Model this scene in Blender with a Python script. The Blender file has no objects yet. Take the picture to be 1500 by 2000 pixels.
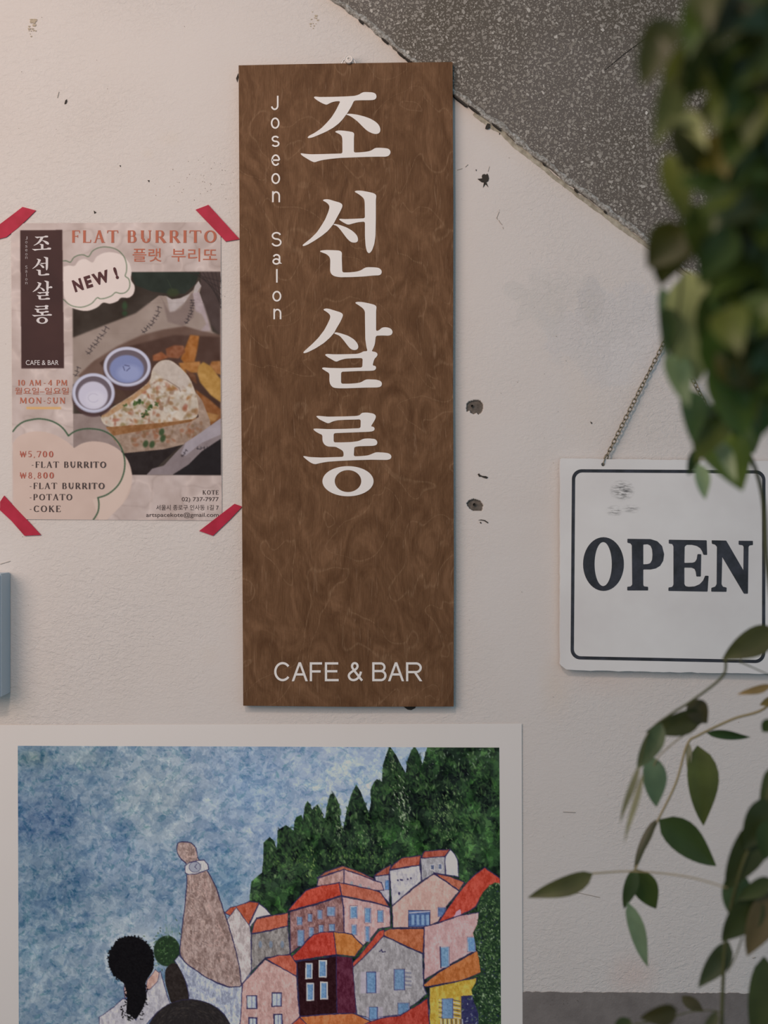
import bpy, bmesh, math, random
import numpy as np
from mathutils import Vector, Matrix
from mathutils.geometry import tessellate_polygon

random.seed(7); RNG = np.random.default_rng(7)
SC = bpy.context.scene
COL = SC.collection
# ---------------------------------------------------------------- camera, light, exposure
S = 0.000724          # metres of wall per photograph pixel (a 297 x 420 mm poster is 410 x 580 px)
D = 1.60              # camera to wall
ZC = 1.50             # camera height
cam_data = bpy.data.cameras.new('camera'); cam = bpy.data.objects.new('camera', cam_data); COL.objects.link(cam)
cam.location = (0, -D, ZC); cam.rotation_euler = (math.radians(90), 0, 0)
cam_data.sensor_fit = 'VERTICAL'; cam_data.sensor_height = 36.0
cam_data.lens = 36.0 * D / (2000 * S)
cam_data.clip_start = 0.01
cam_data.dof.use_dof = True; cam_data.dof.focus_distance = D - 0.006
cam_data.dof.aperture_fstop = cam_data.lens / 15.5
SC.camera = cam

w = bpy.data.worlds.new('overcast_daylight'); SC.world = w; w.use_nodes = True
w.node_tree.nodes['Background'].inputs[0].default_value = (0.60, 0.87, 1.05, 1)
w.node_tree.nodes['Background'].inputs[1].default_value = 0.31

def area_light(name, loc, target, size, energy, color):
    l = bpy.data.lights.new(name, 'AREA'); l.shape = 'DISK'; l.size = size; l.energy = energy; l.color = color
    o = bpy.data.objects.new(name, l); COL.objects.link(o); o.location = loc
    o.rotation_euler = (Vector(target) - Vector(loc)).to_track_quat('-Z', 'Y').to_euler(); return o
area_light('warm_ceiling_lamp', (-0.42, -1.60, ZC + 1.12), (-0.25, 0, ZC + 0.1), 0.30, 8.4, (1.0, 0.72, 0.565))
area_light('added_soft_light', (-1.40, -1.65, ZC + 0.60), (-0.30, 0, ZC), 1.4, 19.0, (1.0, 0.72, 0.565))  # added broad light from the left, softens the lamp's shadows; no doorway is modelled

SC.view_settings.view_transform = 'Standard'; SC.view_settings.look = 'None'
SC.view_settings.gamma = 1.0; SC.view_settings.use_curve_mapping = False
SC.view_settings.exposure = 0.0

# ---------------------------------------------------------------- helpers
def lin(c):
    c = np.asarray(c, float) / 255.0
    return np.where(c <= 0.04045, c / 12.92, ((c + 0.055) / 1.055) ** 2.4)
def alb(rgb, K=(0.60, 0.56, 0.53)):
    return tuple(float(min(0.92, v)) for v in lin(rgb) / np.asarray(K))
def K_AT(px, py):
    """light arriving at a place on the wall (lamp + sky), to turn a colour seen there into the thing's own colour"""
    v = np.array([(px - 750) * S + 0.8, 1.6, (1000 - py) * S - 0.9]); d = np.linalg.norm(v); a = np.array([0.6, 1.6, -0.9]); a /= np.linalg.norm(a)
    e = (1.6 / d) / d ** 2 * (v / d).dot(a)
    return tuple((np.array([1.57, 1.10, 0.83]) * e + np.array([0.126, 0.170, 0.202])) / 0.76)
K_UP = K_AT(600, 620); K_PO = K_AT(228, 720); K_LO = K_AT(500, 1740); K_RT = K_AT(1250, 1000); K_TZ = K_AT(1080, 200); K_DA = K_AT(1250, 1970)
def W(px, py, gap=0.0):
    f = S * (D - gap) / D
    return ((px - 750) * f, -gap, ZC + (1000 - py) * f)

def new_mat(name, col=(0.8, 0.8, 0.8), rough=0.7, spec=0.3, metal=0.0):
    m = bpy.data.materials.new(name); m.use_nodes = True
    b = m.node_tree.nodes['Principled BSDF']
    b.inputs['Base Color'].default_value = (*col, 1); b.inputs['Roughness'].default_value = rough
    b.inputs['Specular IOR Level'].default_value = spec; b.inputs['Metallic'].default_value = metal
    return m, m.node_tree, b
def node(nt, t, **kw):
    n = nt.nodes.new(t)
    for k, v in kw.items(): setattr(n, k, v)
    return n
def pos_node(nt, scale=(1, 1, 1), rot=(0, 0, 0)):
    g = node(nt, 'ShaderNodeNewGeometry'); mp = node(nt, 'ShaderNodeMapping')
    mp.inputs['Scale'].default_value = scale; mp.inputs['Rotation'].default_value = rot
    nt.links.new(g.outputs['Position'], mp.inputs['Vector']); return mp.outputs[0]
def noise(nt, vec, scale, detail=3, rough=0.5, dist=0.0):
    n = node(nt, 'ShaderNodeTexNoise'); n.inputs['Scale'].default_value = scale
    n.inputs['Detail'].default_value = detail; n.inputs['Roughness'].default_value = rough
    n.inputs['Distortion'].default_value = dist; nt.links.new(vec, n.inputs['Vector']); return n
def ramp(nt, fac, stops):
    r = node(nt, 'ShaderNodeValToRGB'); e = r.color_ramp.elements
    e[0].position, e[0].color = stops[0][0], (*stops[0][1], 1)
    e[1].position, e[1].color = stops[-1][0], (*stops[-1][1], 1)
    for p, c in stops[1:-1]:
        x = e.new(p); x.color = (*c, 1)
    nt.links.new(fac, r.inputs[0]); return r
def math_(nt, op, a, b=None):
    n = node(nt, 'ShaderNodeMath', operation=op)
    for i, v in enumerate((a, b)):
        if v is None: continue
        if isinstance(v, (int, float)): n.inputs[i].default_value = v
        else: nt.links.new(v, n.inputs[i])
    return n.outputs[0]
def mixc(nt, fac, a, b, mode='MIX'):
    n = node(nt, 'ShaderNodeMix', data_type='RGBA', blend_type=mode)
    for i, v in ((0, fac), (6, a), (7, b)):
        if isinstance(v, (int, float)): n.inputs[i].default_value = v
        elif isinstance(v, tuple): n.inputs[i].default_value = (*v, 1)
        else: nt.links.new(v, n.inputs[i])
    return n.outputs[2]
def bump(nt, b, h, strength, dist):
    n = node(nt, 'ShaderNodeBump'); n.inputs['Strength'].default_value = strength; n.inputs['Distance'].default_value = dist
    nt.links.new(h, n.inputs['Height']); nt.links.new(n.outputs[0], b.inputs['Normal'])

def link(name, me, m, parent=None):
    o = bpy.data.objects.new(name, me); COL.objects.link(o)
    if m is not None and not me.materials: me.materials.append(m)
    if parent is not None: o.parent = parent
    return o
def mesh(name, vs, fs, m=None, parent=None, smooth=False):
    me = bpy.data.meshes.new(name); me.from_pydata([tuple(v) for v in vs], [], fs); me.update()
    if smooth: me.polygons.foreach_set('use_smooth', [True] * len(me.polygons))
    return link(name, me, m, parent)
def tag(o, label=None, cat=None, group=None, kind=None):
    for k, v in (('label', label), ('category', cat), ('group', group), ('kind', kind)):
        if v: o[k] = v
    return o
def empty(name, **kw):
    o = bpy.data.objects.new(name, None); o.empty_display_size = 0.02; COL.objects.link(o); return tag(o, **kw)

class MB:
    """collects polygons into one mesh"""
    def __init__(s): s.v = []; s.f = []; s.c = []
    def add(s, vs, fs, col=None):
        n = len(s.v); s.v += [tuple(v) for v in vs]; s.f += [tuple(i + n for i in f) for f in fs]
        s.c += [col] * len(vs)
    def build(s, name, m, parent=None, smooth=False):
        o = mesh(name, s.v, s.f, m, parent, smooth)
        if s.c and s.c[0] is not None:
            a = o.data.color_attributes.new('col', 'FLOAT_COLOR', 'POINT')
            a.data.foreach_set('color', np.c_[np.array(s.c, float), np.ones(len(s.c))].ravel())
        return o
def plate_geo(loops, g_back, g_front):
    """solid flat plate: loops = [outer, hole, ...] of photo points; back face and front face gaps"""
    P3 = [[Vector((x, y, 0)) for x, y in L] for L in loops]
    tris = tessellate_polygon(P3)
    flat = [p for L in loops for p in L]
    n = len(flat)
    vs = [W(x, y, g_front) for x, y in flat] + [W(x * 1.0, y, g_front) for x, y in flat]
    # the back ring keeps the front's world x, z and drops to the back gap
    vs = vs[:n] + [(v[0], -g_back, v[2]) for v in vs[:n]]
    fs = []
    for t in tris:
        a, b, c = t
        A, B, C = flat[a], flat[b], flat[c]
        cr = (B[0] - A[0]) * (C[1] - A[1]) - (B[1] - A[1]) * (C[0] - A[0])
        fs.append((a, c, b) if cr > 0 else (a, b, c))
    fs = [tuple(reversed(f)) if 0 else f for f in fs]
    k = 0
    for L in loops:
        m_ = len(L)
        for i in range(m_):
            a, b = k + i, k + (i + 1) % m_
            fs.append((a, b, b + n, a + n))
        k += m_
    return vs, fs
def plate(name, loops, g_back, g_front, m, parent=None, mb=None):
    vs, fs = plate_geo(loops, g_back, g_front)
    if mb is not None: mb.add(vs, fs); return None
    o = mesh(name, vs, fs, m, parent)
    bm = bmesh.new(); bm.from_mesh(o.data); bmesh.ops.recalc_face_normals(bm, faces=bm.faces); bm.to_mesh(o.data); bm.free()
    return o
def soft(pts, r, n=2):
    """round the corners of a closed outline by at most r"""
    for _ in range(n):
        out = []
        for i in range(len(pts)):
            p0, p, p1 = pts[i - 1], pts[i], pts[(i + 1) % len(pts)]
            for q in (p0, p1):
                dx, dy = q[0] - p[0], q[1] - p[1]; L = math.hypot(dx, dy) or 1
                t = min(0.25 * L, r) / L; out.append((p[0] + dx * t, p[1] + dy * t))
        pts = out; r *= 0.5
    return pts
def T(pts, ox, oy, s): return [(ox + x / s, oy + y / s) for x, y in pts]
def ell(cx, cy, rx, ry, n=48, a0=0): return [(cx + rx * math.cos(a0 + 2 * math.pi * i / n), cy + ry * math.sin(a0 + 2 * math.pi * i / n)) for i in range(n)]
def tube_geo(pts, r, k=6):
    """pts world Vectors; r float or list"""
    pts = [Vector(p) for p in pts]; vs = []; fs = []; n = len(pts)
    up = None
    for i, p in enumerate(pts):
        d = (pts[min(i + 1, n - 1)] - pts[max(i - 1, 0)]).normalized()
        if up is None: up = d.orthogonal().normalized()
        up = (up - d * up.dot(d)).normalized(); sd = d.cross(up)
        rr = r[i] if isinstance(r, (list, tuple)) else r
        for j in range(k):
            a = 2 * math.pi * j / k; vs.append(p + (up * math.cos(a) + sd * math.sin(a)) * rr)
    for i in range(n - 1):
        for j in range(k): fs.append((i * k + j, i * k + (j + 1) % k, (i + 1) * k + (j + 1) % k, (i + 1) * k + j))
    fs.append(tuple(range(k - 1, -1, -1))); fs.append(tuple((n - 1) * k + j for j in range(k)))
    return vs, fs
def tube(name, pts, r, m, parent=None, k=6):
    vs, fs = tube_geo(pts, r, k); return mesh(name, vs, fs, m, parent, True)
def spline(pts, n=8):
    out = []
    P = [pts[0]] + list(pts) + [pts[-1]]
    for i in range(1, len(P) - 2):
        a, b, c, d = [np.array(q, float) for q in P[i - 1:i + 3]]
        for j in range(n):
            t = j / n
            out.append(tuple(0.5 * ((2 * b) + (c - a) * t + (2 * a - 5 * b + 4 * c - d) * t * t + (3 * b - a - 3 * c + d) * t ** 3)))
    out.append(tuple(pts[-1])); return out

# ---------------------------------------------------------------- numpy canvas for flat print
def vnoise(h, w_, cell, seed=0, octv=3, ax=1.0):
    r = np.random.default_rng(seed); out = np.zeros((h, w_)); amp = 1.0; tot = 0
    for _ in range(octv):
        cy, cx = max(cell, 1.0), max(cell * ax, 1.0)
        g = r.random((int(h / cy) + 3, int(w_ / cx) + 3)) * 2 - 1
        y = np.arange(h) / cy; x = np.arange(w_) / cx
        yi = y.astype(int); xi = x.astype(int); fy = (y - yi)[:, None]; fx = (x - xi)[None]
        fy = fy * fy * (3 - 2 * fy); fx = fx * fx * (3 - 2 * fx)
        a = g[yi][:, xi]; b = g[yi][:, xi + 1]; c = g[yi + 1][:, xi]; d = g[yi + 1][:, xi + 1]
        out += amp * (a * (1 - fx) * (1 - fy) + b * fx * (1 - fy) + c * (1 - fx) * fy + d * fx * fy)
        tot += amp; amp *= 0.55; cell /= 2.1
    return out / tot
def pnoise(X, Y, cell, seed, octv=3, ax=1.0, ang=0.0, warp=0.0):
    # value noise at free coordinates, every octave turned, so that no grid shows
    r = np.random.default_rng(seed); out = 0; amp = 1.0; tot = 0
    if warp: X, Y = X + warp * pnoise(X, Y, cell * 1.3, seed + 71, 1), Y + warp * pnoise(X, Y, cell * 1.3, seed + 72, 1)
    for o in range(octv):
        a = ang if o == 0 else ang + o * 1.1; c, n = math.cos(a), math.sin(a)
        u = (X * c + Y * n) / (cell * ax) + 500.0; v = (-X * n + Y * c) / cell + 500.0
        ui, vi = np.floor(u).astype(int), np.floor(v).astype(int); fu, fv = u - ui, v - vi; fu = fu * fu * (3 - 2 * fu); fv = fv * fv * (3 - 2 * fv)
        g = r.random((256, 256)).astype(np.float32) * 2 - 1; ui &= 255; vi &= 255; u1 = (ui + 1) & 255; v1 = (vi + 1) & 255
        out = out + amp * ((g[vi, ui] * (1 - fu) + g[vi, u1] * fu) * (1 - fv) + (g[v1, ui] * (1 - fu) + g[v1, u1] * fu) * fv)
        tot += amp; amp *= 0.55; cell /= 2.1
    return out / tot
class Canvas:
    def __init__(s, x0, y0, x1, y1, step):
        s.x = np.arange(x0, x1 + step * 0.5, step); s.y = np.arange(y0, y1 + step * 0.5, step); s.st = step
        s.a = np.zeros((len(s.y), len(s.x), 3)); s.x0, s.y0 = x0, y0
    def box(s, xa, ya, xb, yb):
        i0 = max(0, int((ya - s.y0) / s.st) - 1); i1 = min(len(s.y), int((yb - s.y0) / s.st) + 3)
        j0 = max(0, int((xa - s.x0) / s.st) - 1); j1 = min(len(s.x), int((xb - s.x0) / s.st) + 3)
        return (slice(i0, i1), slice(j0, j1)) if i1 > i0 and j1 > j0 else None
    def mask(s, pts):
        P = np.array(pts, float); bx = s.box(P[:, 0].min(), P[:, 1].min(), P[:, 0].max(), P[:, 1].max())
        if bx is None: return None, None
        X, Y = s.x[bx[1]], s.y[bx[0]]; m = np.zeros((len(Y), len(X)))
        Q = np.roll(P, -1, 0)
        for dx in (-0.25, 0.25):
            for dy in (-0.25, 0.25):
                xs = (X + dx * s.st)[None]; ys = (Y + dy * s.st)[:, None]; ins = np.zeros(m.shape, bool)
                for (xa, ya), (xb, yb) in zip(P, Q):
                    if ya == yb: continue
                    c = (ya > ys) != (yb > ys)
                    xi = xa + (ys - ya) * (xb - xa) / (yb - ya)
                    ins ^= c & (xs < xi)
                m += ins * 0.25
        return bx, m
    def put(s, bx, m, col):
        m = m[..., None]; s.a[bx] = s.a[bx] * (1 - m) + np.asarray(col, float) * m
    def poly(s, pts, col, al=1.0, tex=0.0, cell=4, ax=1.0, seed=1, tint=None):
        bx, m = s.mask(pts)
        if bx is None: return
        c = np.asarray(col, float)
        if tex:
            n = vnoise(*m.shape, cell / s.st, seed, 3, ax)[..., None]
            c = c + n * tex * (np.asarray(tint, float) if tint is not None else 1)
        s.put(bx, m * al, c)
    def ell(s, cx, cy, rx, ry, col, al=1.0, rot=0.0, edge=1.0):
        R = max(rx, ry) + 2; bx = s.box(cx - R, cy - R, cx + R, cy + R)
        if bx is None: return
        X = s.x[bx[1]][None] - cx; Y = s.y[bx[0]][:, None] - cy; c, n = math.cos(rot), math.sin(rot)
        u = (X * c + Y * n) / rx; v = (-X * n + Y * c) / ry
        d = (np.sqrt(u * u + v * v) - 1) * min(rx, ry)
        s.put(bx, np.clip(0.5 - d / edge, 0, 1) * al, col)
    def line(s, p, q, wd, col, al=1.0):
        bx = s.box(min(p[0], q[0]) - wd, min(p[1], q[1]) - wd, max(p[0], q[0]) + wd, max(p[1], q[1]) + wd)
        if bx is None: return
        X = s.x[bx[1]][None] - p[0]; Y = s.y[bx[0]][:, None] - p[1]; dx, dy = q[0] - p[0], q[1] - p[1]
        t = np.clip((X * dx + Y * dy) / (dx * dx + dy * dy + 1e-9), 0, 1)
        d = np.sqrt((X - t * dx) ** 2 + (Y - t * dy) ** 2) - wd / 2
        s.put(bx, np.clip(0.5 - d / max(s.st, 1.0), 0, 1) * al, col)
    def path(s, pts, wd, col, al=1.0, closed=False, jit=0.0):
        P = [(x + random.uniform(-jit, jit), y + random.uniform(-jit, jit)) for x, y in pts]
        if closed: P = P + P[:1]
        for a, b in zip(P, P[1:]): s.line(a, b, wd * (1 + random.uniform(-.3, .3) * (jit > 0)), col, al)
    def blur(s, bx, n=1):
        a = s.a[bx]
        for _ in range(n):
            a = (np.roll(a, 1, 0) + 2 * a + np.roll(a, -1, 0)) / 4; a = (np.roll(a, 1, 1) + 2 * a + np.roll(a, -1, 1)) / 4
        s.a[bx][1:-1, 1:-1] = a[1:-1, 1:-1]
def grid_mesh(name, xs, ys, arr, K, m, parent, quad=None, gap=0.001, wave=None):
    """flat print: a fine grid with a colour per vertex.  quad maps the rectangle to the sheet's real corners"""
    nx, ny = len(xs), len(ys)
    X, Y = np.meshgrid(xs, ys)
    if quad is not None:
        u = (X - xs[0]) / (xs[-1] - xs[0]); v = (Y - ys[0]) / (ys[-1] - ys[0]); q = np.array(quad, float)
        Xq = (q[0, 0] * (1 - u) + q[1, 0] * u) * (1 - v) + (q[3, 0] * (1 - u) + q[2, 0] * u) * v
        Yq = (q[0, 1] * (1 - u) + q[1, 1] * u) * (1 - v) + (q[3, 1] * (1 - u) + q[2, 1] * u) * v
        X, Y = Xq, Yq
    f = S * (D - gap) / D
    y3 = np.full(X.shape, -gap)
    if wave is not None: y3 = y3 - wave(X, Y)
    co = np.stack([(X - 750) * f, y3, ZC + (1000 - Y) * f], -1).reshape(-1, 3)
    i = (np.arange(ny - 1)[:, None] * nx + np.arange(nx - 1)[None]).ravel()
    F = np.stack([i, i + nx, i + nx + 1, i + 1], -1)
    me = fast_mesh(name, co, F)
    if arr is not None:
        a = me.color_attributes.new('col', 'FLOAT_COLOR', 'POINT')
        c = lin(np.clip(arr, 0, 255)).reshape(-1, 3) / np.asarray(K)
        a.data.foreach_set('color', np.c_[np.clip(c, 0, 0.95), np.ones(len(c))].astype(np.float32).ravel())
    me.polygons.foreach_set('use_smooth', np.ones(len(F), bool))
    return link(name, me, m, parent)
def fast_mesh(name, co, F):
    me = bpy.data.meshes.new(name)
    me.vertices.add(len(co)); me.vertices.foreach_set('co', co.astype(np.float32).ravel())
    me.loops.add(F.size); me.loops.foreach_set('vertex_index', F.astype(np.int32).ravel())
    me.polygons.add(len(F)); me.polygons.foreach_set('loop_start', np.arange(0, F.size, 4, dtype=np.int32))
    me.update(calc_edges=True); return me
def vcol_mat(name, rough=0.6, spec=0.25, bump_s=0.0, bump_scale=900):
    m, nt, b = new_mat(name, rough=rough, spec=spec)
    a = node(nt, 'ShaderNodeVertexColor', layer_name='col'); nt.links.new(a.outputs[0], b.inputs['Base Color'])
    if bump_s:
        n = noise(nt, pos_node(nt), bump_scale, 3, 0.6, 0.6); bump(nt, b, n.outputs[0], bump_s, 0.0004)
    return m, nt, b

# ---------------------------------------------------------------- lettering
def glyph_mesh(body, bold=0.0):
    c = bpy.data.curves.new('lettering', 'FONT'); c.body = body; c.size = 1; c.offset = bold; c.resolution_u = 6
    o = bpy.data.objects.new('lettering', c); COL.objects.link(o); bpy.context.view_layer.update()
    me = bpy.data.meshes.new_from_object(o.evaluated_get(bpy.context.evaluated_depsgraph_get()))
    vs = [(v.co.x, v.co.y) for v in me.vertices]; fs = [tuple(p.vertices) for p in me.polygons]
    bpy.data.objects.remove(o); bpy.data.curves.remove(c); bpy.data.meshes.remove(me)
    return vs, fs
# a plain grotesque face for the vinyl lettering: constant stroke width; (advance-free, unit box filled by the caller)
SANS = {
 'C': ([], [(.53, .5, .53, .5, 38, 322)]), 'A': ([(.03, 1, .5, 0), (.5, 0, .97, 1), (.20, .66, .80, .66)], []), 'F': ([(0, 0, 0, 1), (0, 0, 1.06, 0), (0, .48, .93, .48)], []),
 'E': ([(0, 0, 0, 1), (0, 0, 1.04, 0), (0, .47, .96, .47), (0, 1, 1.07, 1)], []), 'B': ([(0, 0, 0, 1), (0, 0, .62, 0), (0, .46, .66, .46), (0, 1, .62, 1)], [(.60, .23, .32, .23, -90, 90), (.62, .73, .38, .27, -90, 90)]),
 'R': ([(0, 0, 0, 1), (0, 0, .64, 0), (0, .52, .64, .52), (.54, .52, .98, 1)], [(.62, .26, .34, .26, -90, 90)]),
 '&': ([], [[(1.02, 1.03), (.84, .86), (.60, .62), (.36, .38), (.25, .20), (.31, .05), (.46, 0), (.61, .05), (.67, .18), (.60, .31), (.44, .41), (.18, .54), (.02, .68), (.02, .82), (.14, .95), (.34, 1.0), (.56, .96), (.74, .84), (.87, .66), (.93, .50)]]),
 'J': ([(1, 0, 1, .70)], [(.5, .70, .5, .30, 0, 165)]), 'o': ([], [(.5, .5, .5, .5, 0, 360)]), 'l': ([(.5, 0, .5, 1)], []), 'n': ([(0, 0, 0, 1), (1, .42, 1, 1)], [(.5, .42, .5, .42, 180, 360)]),
 's': ([], [(.50, .25, .46, .25, 90, 335), (.50, .75, .5, .25, -90, 155)]), 'S': ([], [(.50, .24, .46, .24, 90, 342), (.50, .74, .5, .26, -90, 165)]),
 'e': ([(0, .5, 1, .5)], [(.5, .5, .5, .5, 38, 360)]), 'a': ([(.86, .28, .86, .82), (.86, .84, 1.04, .97)], [(.46, .28, .40, .28, 195, 360), (.42, .73, .42, .27, 0, 360)]),
}
def sans(name, ch, box, gap, m, wd):
    """box in photo pixels; wd = stroke width in pixels; glyph coordinates run along the stroke centres"""
    x0, y0, x1, y1 = box; V = []; F = []; h = wd / 2
    fx = lambda u: x0 + h + u * (x1 - x0 - wd) if ch != 'l' else (x0 + x1) / 2
    fy = lambda v: y0 + h + v * (y1 - y0 - wd)
    def quad(p, q, flat=False):
        dx, dy = q[0] - p[0], q[1] - p[1]; L = math.hypot(dx, dy) or 1; nx, ny = -dy / L * h, dx / L * h; n = len(V)
        if flat: nx, ny = -math.copysign(h * L / abs(dy), dy), 0
        V.extend([(p[0] + nx, p[1] + ny), (p[0] - nx, p[1] - ny), (q[0] - nx, q[1] - ny), (q[0] + nx, q[1] + ny)]); F.append((n, n + 1, n + 2, n + 3))
    for a, b, c, d in SANS[ch][0]:
        p, q = (fx(a), fy(b)), (fx(c), fy(d)); flat = abs(q[1] - p[1]) > .5 * abs(q[0] - p[0]) + .01
        if flat:
            if b in (0, 1): p = (p[0], y0 if b == 0 else y1)
            if d in (0, 1): q = (q[0], y0 if d == 0 else y1)
        quad(p, q, flat)
    for arc in SANS[ch][1]:
        n = 30
        if isinstance(arc, list): pts = [(fx(u), fy(v)) for u, v in spline(arc, 4)]; n = len(pts) - 1; a0 = a1 = 0
        else: cx, cy, rx, ry, a0, a1 = arc; pts = [(fx(cx + rx * math.cos(math.radians(a0 + (a1 - a0) * i / n))), fy(cy + ry * math.sin(math.radians(a0 + (a1 - a0) * i / n)))) for i in range(n + 1)]
        k0 = len(V)
        for i, p in enumerate(pts):
            a_, b_ = pts[max(i - 1, 0)], pts[min(i + 1, n)]
            if a1 - a0 == 360 and i in (0, n): a_, b_ = pts[n - 1], pts[1]
            dx, dy = b_[0] - a_[0], b_[1] - a_[1]; L = math.hypot(dx, dy) or 1
            V.extend([(p[0] - dy / L * h, p[1] + dx / L * h), (p[0] + dy / L * h, p[1] - dx / L * h)])
        F.extend((k0 + 2 * i, k0 + 2 * i + 1, k0 + 2 * i + 3, k0 + 2 * i + 2) for i in range(n))
        while len(V) % 4: V.append(V[-1])
    def cw(f):
        a = sum(V[f[i]][0] * V[f[(i + 1) % 4]][1] - V[f[(i + 1) % 4]][0] * V[f[i]][1] for i in range(4)); return f if a < 0 else tuple(reversed(f))
    layer = {}
    for q, f in enumerate(F):
        for i in f: layer.setdefault(i, q)
    return mesh(name, [W(x, y, gap + (i // 62) * 3e-6 + (i % 62 < 24) * ((i // 4) % 6) * 3e-6) for i, (x, y) in enumerate(V)], [cw(f) for f in F], m)
_gc = {}
def text(name, body, box, gap, m, parent, bold=0.0, rot=0.0, thick=0.0):
    """set body so that its ink fills box = (x0, y0, x1, y1) in photo pixels"""
    if (body, bold) not in _gc: _gc[(body, bold)] = glyph_mesh(body, bold)
    vs, fs = _gc[(body, bold)]
    a = np.array(vs); lo, hi = a.min(0), a.max(0); x0, y0, x1, y1 = box
    u = (a[:, 0] - lo[0]) / (hi[0] - lo[0]); v = (a[:, 1] - lo[1]) / (hi[1] - lo[1])
    X = x0 + u * (x1 - x0); Y = y1 - v * (y1 - y0)
    if rot:
        cx, cy = x0, y1; c, n = math.cos(rot), math.sin(rot)
        X, Y = cx + (X - cx) * c + (Y - cy) * n, cy - (X - cx) * n + (Y - cy) * c
    V = [W(x, y, gap) for x, y in zip(X, Y)]
    return mesh(name, V, fs, m, parent)

# a roman capital face drawn with thick and thin strokes: lines (x0,y0,x1,y1,w), arcs (cx,cy,rx,ry,a0,a1,w0,w1), y down 0..1
TK, TN = 0.185, 0.085
def _sf(x, y, h=0.11): return [(x - h, y, x + h, y, 0.05)]
SER = {
 'I': (0.32, [(0.16, 0, 0.16, 1, TK)] + _sf(.16, .025) + _sf(.16, .975)),
 'L': (0.66, [(0.18, 0, 0.18, 1, TK)] + _sf(.18, .025) + _sf(.18, .975) + [(0.18, .97, .6, .97, .06), (.6, .99, .63, .76, .06)]),
 'T': (0.78, [(0.39, 0, 0.39, 1, TK), (.04, .03, .74, .03, .06), (.04, .01, .02, .22, .06), (.74, .01, .76, .22, .06)] + _sf(.39, .975)),
 'F': (0.64, [(0.18, 0, 0.18, 1, TK), (.1, .03, .6, .03, .06), (.6, .01, .62, .22, .06), (.18, .48, .48, .48, .06), (.48, .38, .48, .58, .05)] + _sf(.18, .975)),
 'E': (0.68, [(0.18, 0, 0.18, 1, TK), (.08, .03, .6, .03, .06), (.6, .01, .62, .2, .06), (.18, .48, .48, .48, .06), (.48, .38, .48, .58, .05), (.08, .97, .62, .97, .06), (.62, .99, .65, .78, .06)]),
 'A': (0.86, [(.42, 0, .14, 1, TN), (.42, 0, .70, 1, TK), (.24, .66, .6, .66, .05)] + _sf(.12, .975, .1) + _sf(.72, .975, .12)),
 'B': (0.72, [(.18, 0, .18, 1, TK), (.1, .03, .4, .03, .06), (.18, .47, .42, .47, .05), (.1, .97, .42, .97, .06)], [(.38, .25, .2, .225, -90, 90, .06, TK), (.40, .72, .24, .25, -90, 90, .06, TK)]),
 'U': (0.86, [(.2, 0, .2, .68, TK), (.7, 0, .7, .68, TN)] + _sf(.2, .025) + _sf(.7, .025, .1), [(.45, .66, .25, .31, 0, 180, TN, TK)]),
 'R': (0.80, [(.18, 0, .18, 1, TK), (.1, .03, .42, .03, .06), (.18, .52, .42, .52, .05), (.4, .52, .70, 1, TK)] + _sf(.18, .975) + [(.66, .975, .80, .975, .05)], [(.40, .275, .22, .245, -90, 90, .06, TK)]),
 'P': (0.70, [(.18, 0, .18, 1, TK), (.1, .03, .42, .03, .06), (.18, .55, .42, .55, .05)] + _sf(.18, .975), [(.40, .29, .22, .26, -90, 90, .06, TK)]),
 'O': (0.94, [], [(.47, .5, .38, .47, -90, 270, TN, TK)]),
 'C': (0.82, [(.74, .2, .75, .05, .05), (.74, .8, .75, .95, .05)], [(.46, .5, .36, .47, 45, 315, TN, TK)]),
 'S': (0.62, [(.50, .05, .51, .25, .05), (.08, .75, .07, .95, .05)], [(.29, .26, .19, .23, 110, 330, .12, .06), (.30, .73, .21, .24, -70, 150, .12, .06)]),
 'N': (0.92, [(.18, 0, .18, 1, TN), (.18, .02, .72, .98, TK), (.72, 0, .72, 1, TN)] + _sf(.13, .025, .1) + _sf(.18, .975, .1) + _sf(.72, .025, .1)),
 'M': (1.08, [(.18, 0, .14, 1, TN), (.18, 0, .52, .9, TK), (.52, .9, .86, 0, TN), (.88, 0, .90, 1, TK)] + _sf(.13, .975, .09) + _sf(.90, .975, .12) + _sf(.14, .025, .06) + _sf(.9, .025, .08)),
 'K': (0.82, [(.18, 0, .18, 1, TK), (.64, .03, .24, .52, TN), (.34, .42, .68, 1, TK)] + _sf(.18, .025) + _sf(.18, .975) + _sf(.64, .025, .1) + _sf(.70, .975, .1)),
 '-': (0.40, [(.06, .6, .30, .6, .08)]),
 '1': (0.44, [(.24, 0, .24, 1, TK), (.08, .16, .24, .04, .06)] + _sf(.24, .975)),
 '0': (0.74, [], [(.37, .5, .27, .47, -90, 270, TN, TK)]),
 '4': (0.74, [(.5, 0, .5, 1, TK), (.5, .02, .08, .70, TN), (.06, .72, .68, .72, .06)] + _sf(.5, .975, .1)),
 '5': (0.68, [(.16, .04, .54, .04, .09), (.16, .04, .13, .46, .06)], [(.30, .68, .24, .28, -130, 140, .07, .14)]),
 '7': (0.66, [(.06, .05, .58, .05, .09), (.58, .05, .26, 1, .12), (.06, .03, .06, .2, .05)]),
 '8': (0.70, [], [(.35, .26, .19, .23, -90, 270, .08, .12), (.35, .73, .24, .24, -90, 270, .08, .13)]),
 ',': (0.34, [(.16, .9, .10, 1.12, .1)]),
 '\u20a9': (0.98, [(.08, 0, .28, 1, .13), (.28, 1, .46, .1, .08), (.46, .1, .66, 1, .13), (.66, 1, .86, 0, .08), (.0, .42, .94, .42, .06), (.0, .6, .94, .6, .06)]),
 ' ': (0.42, []),
}
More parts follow.
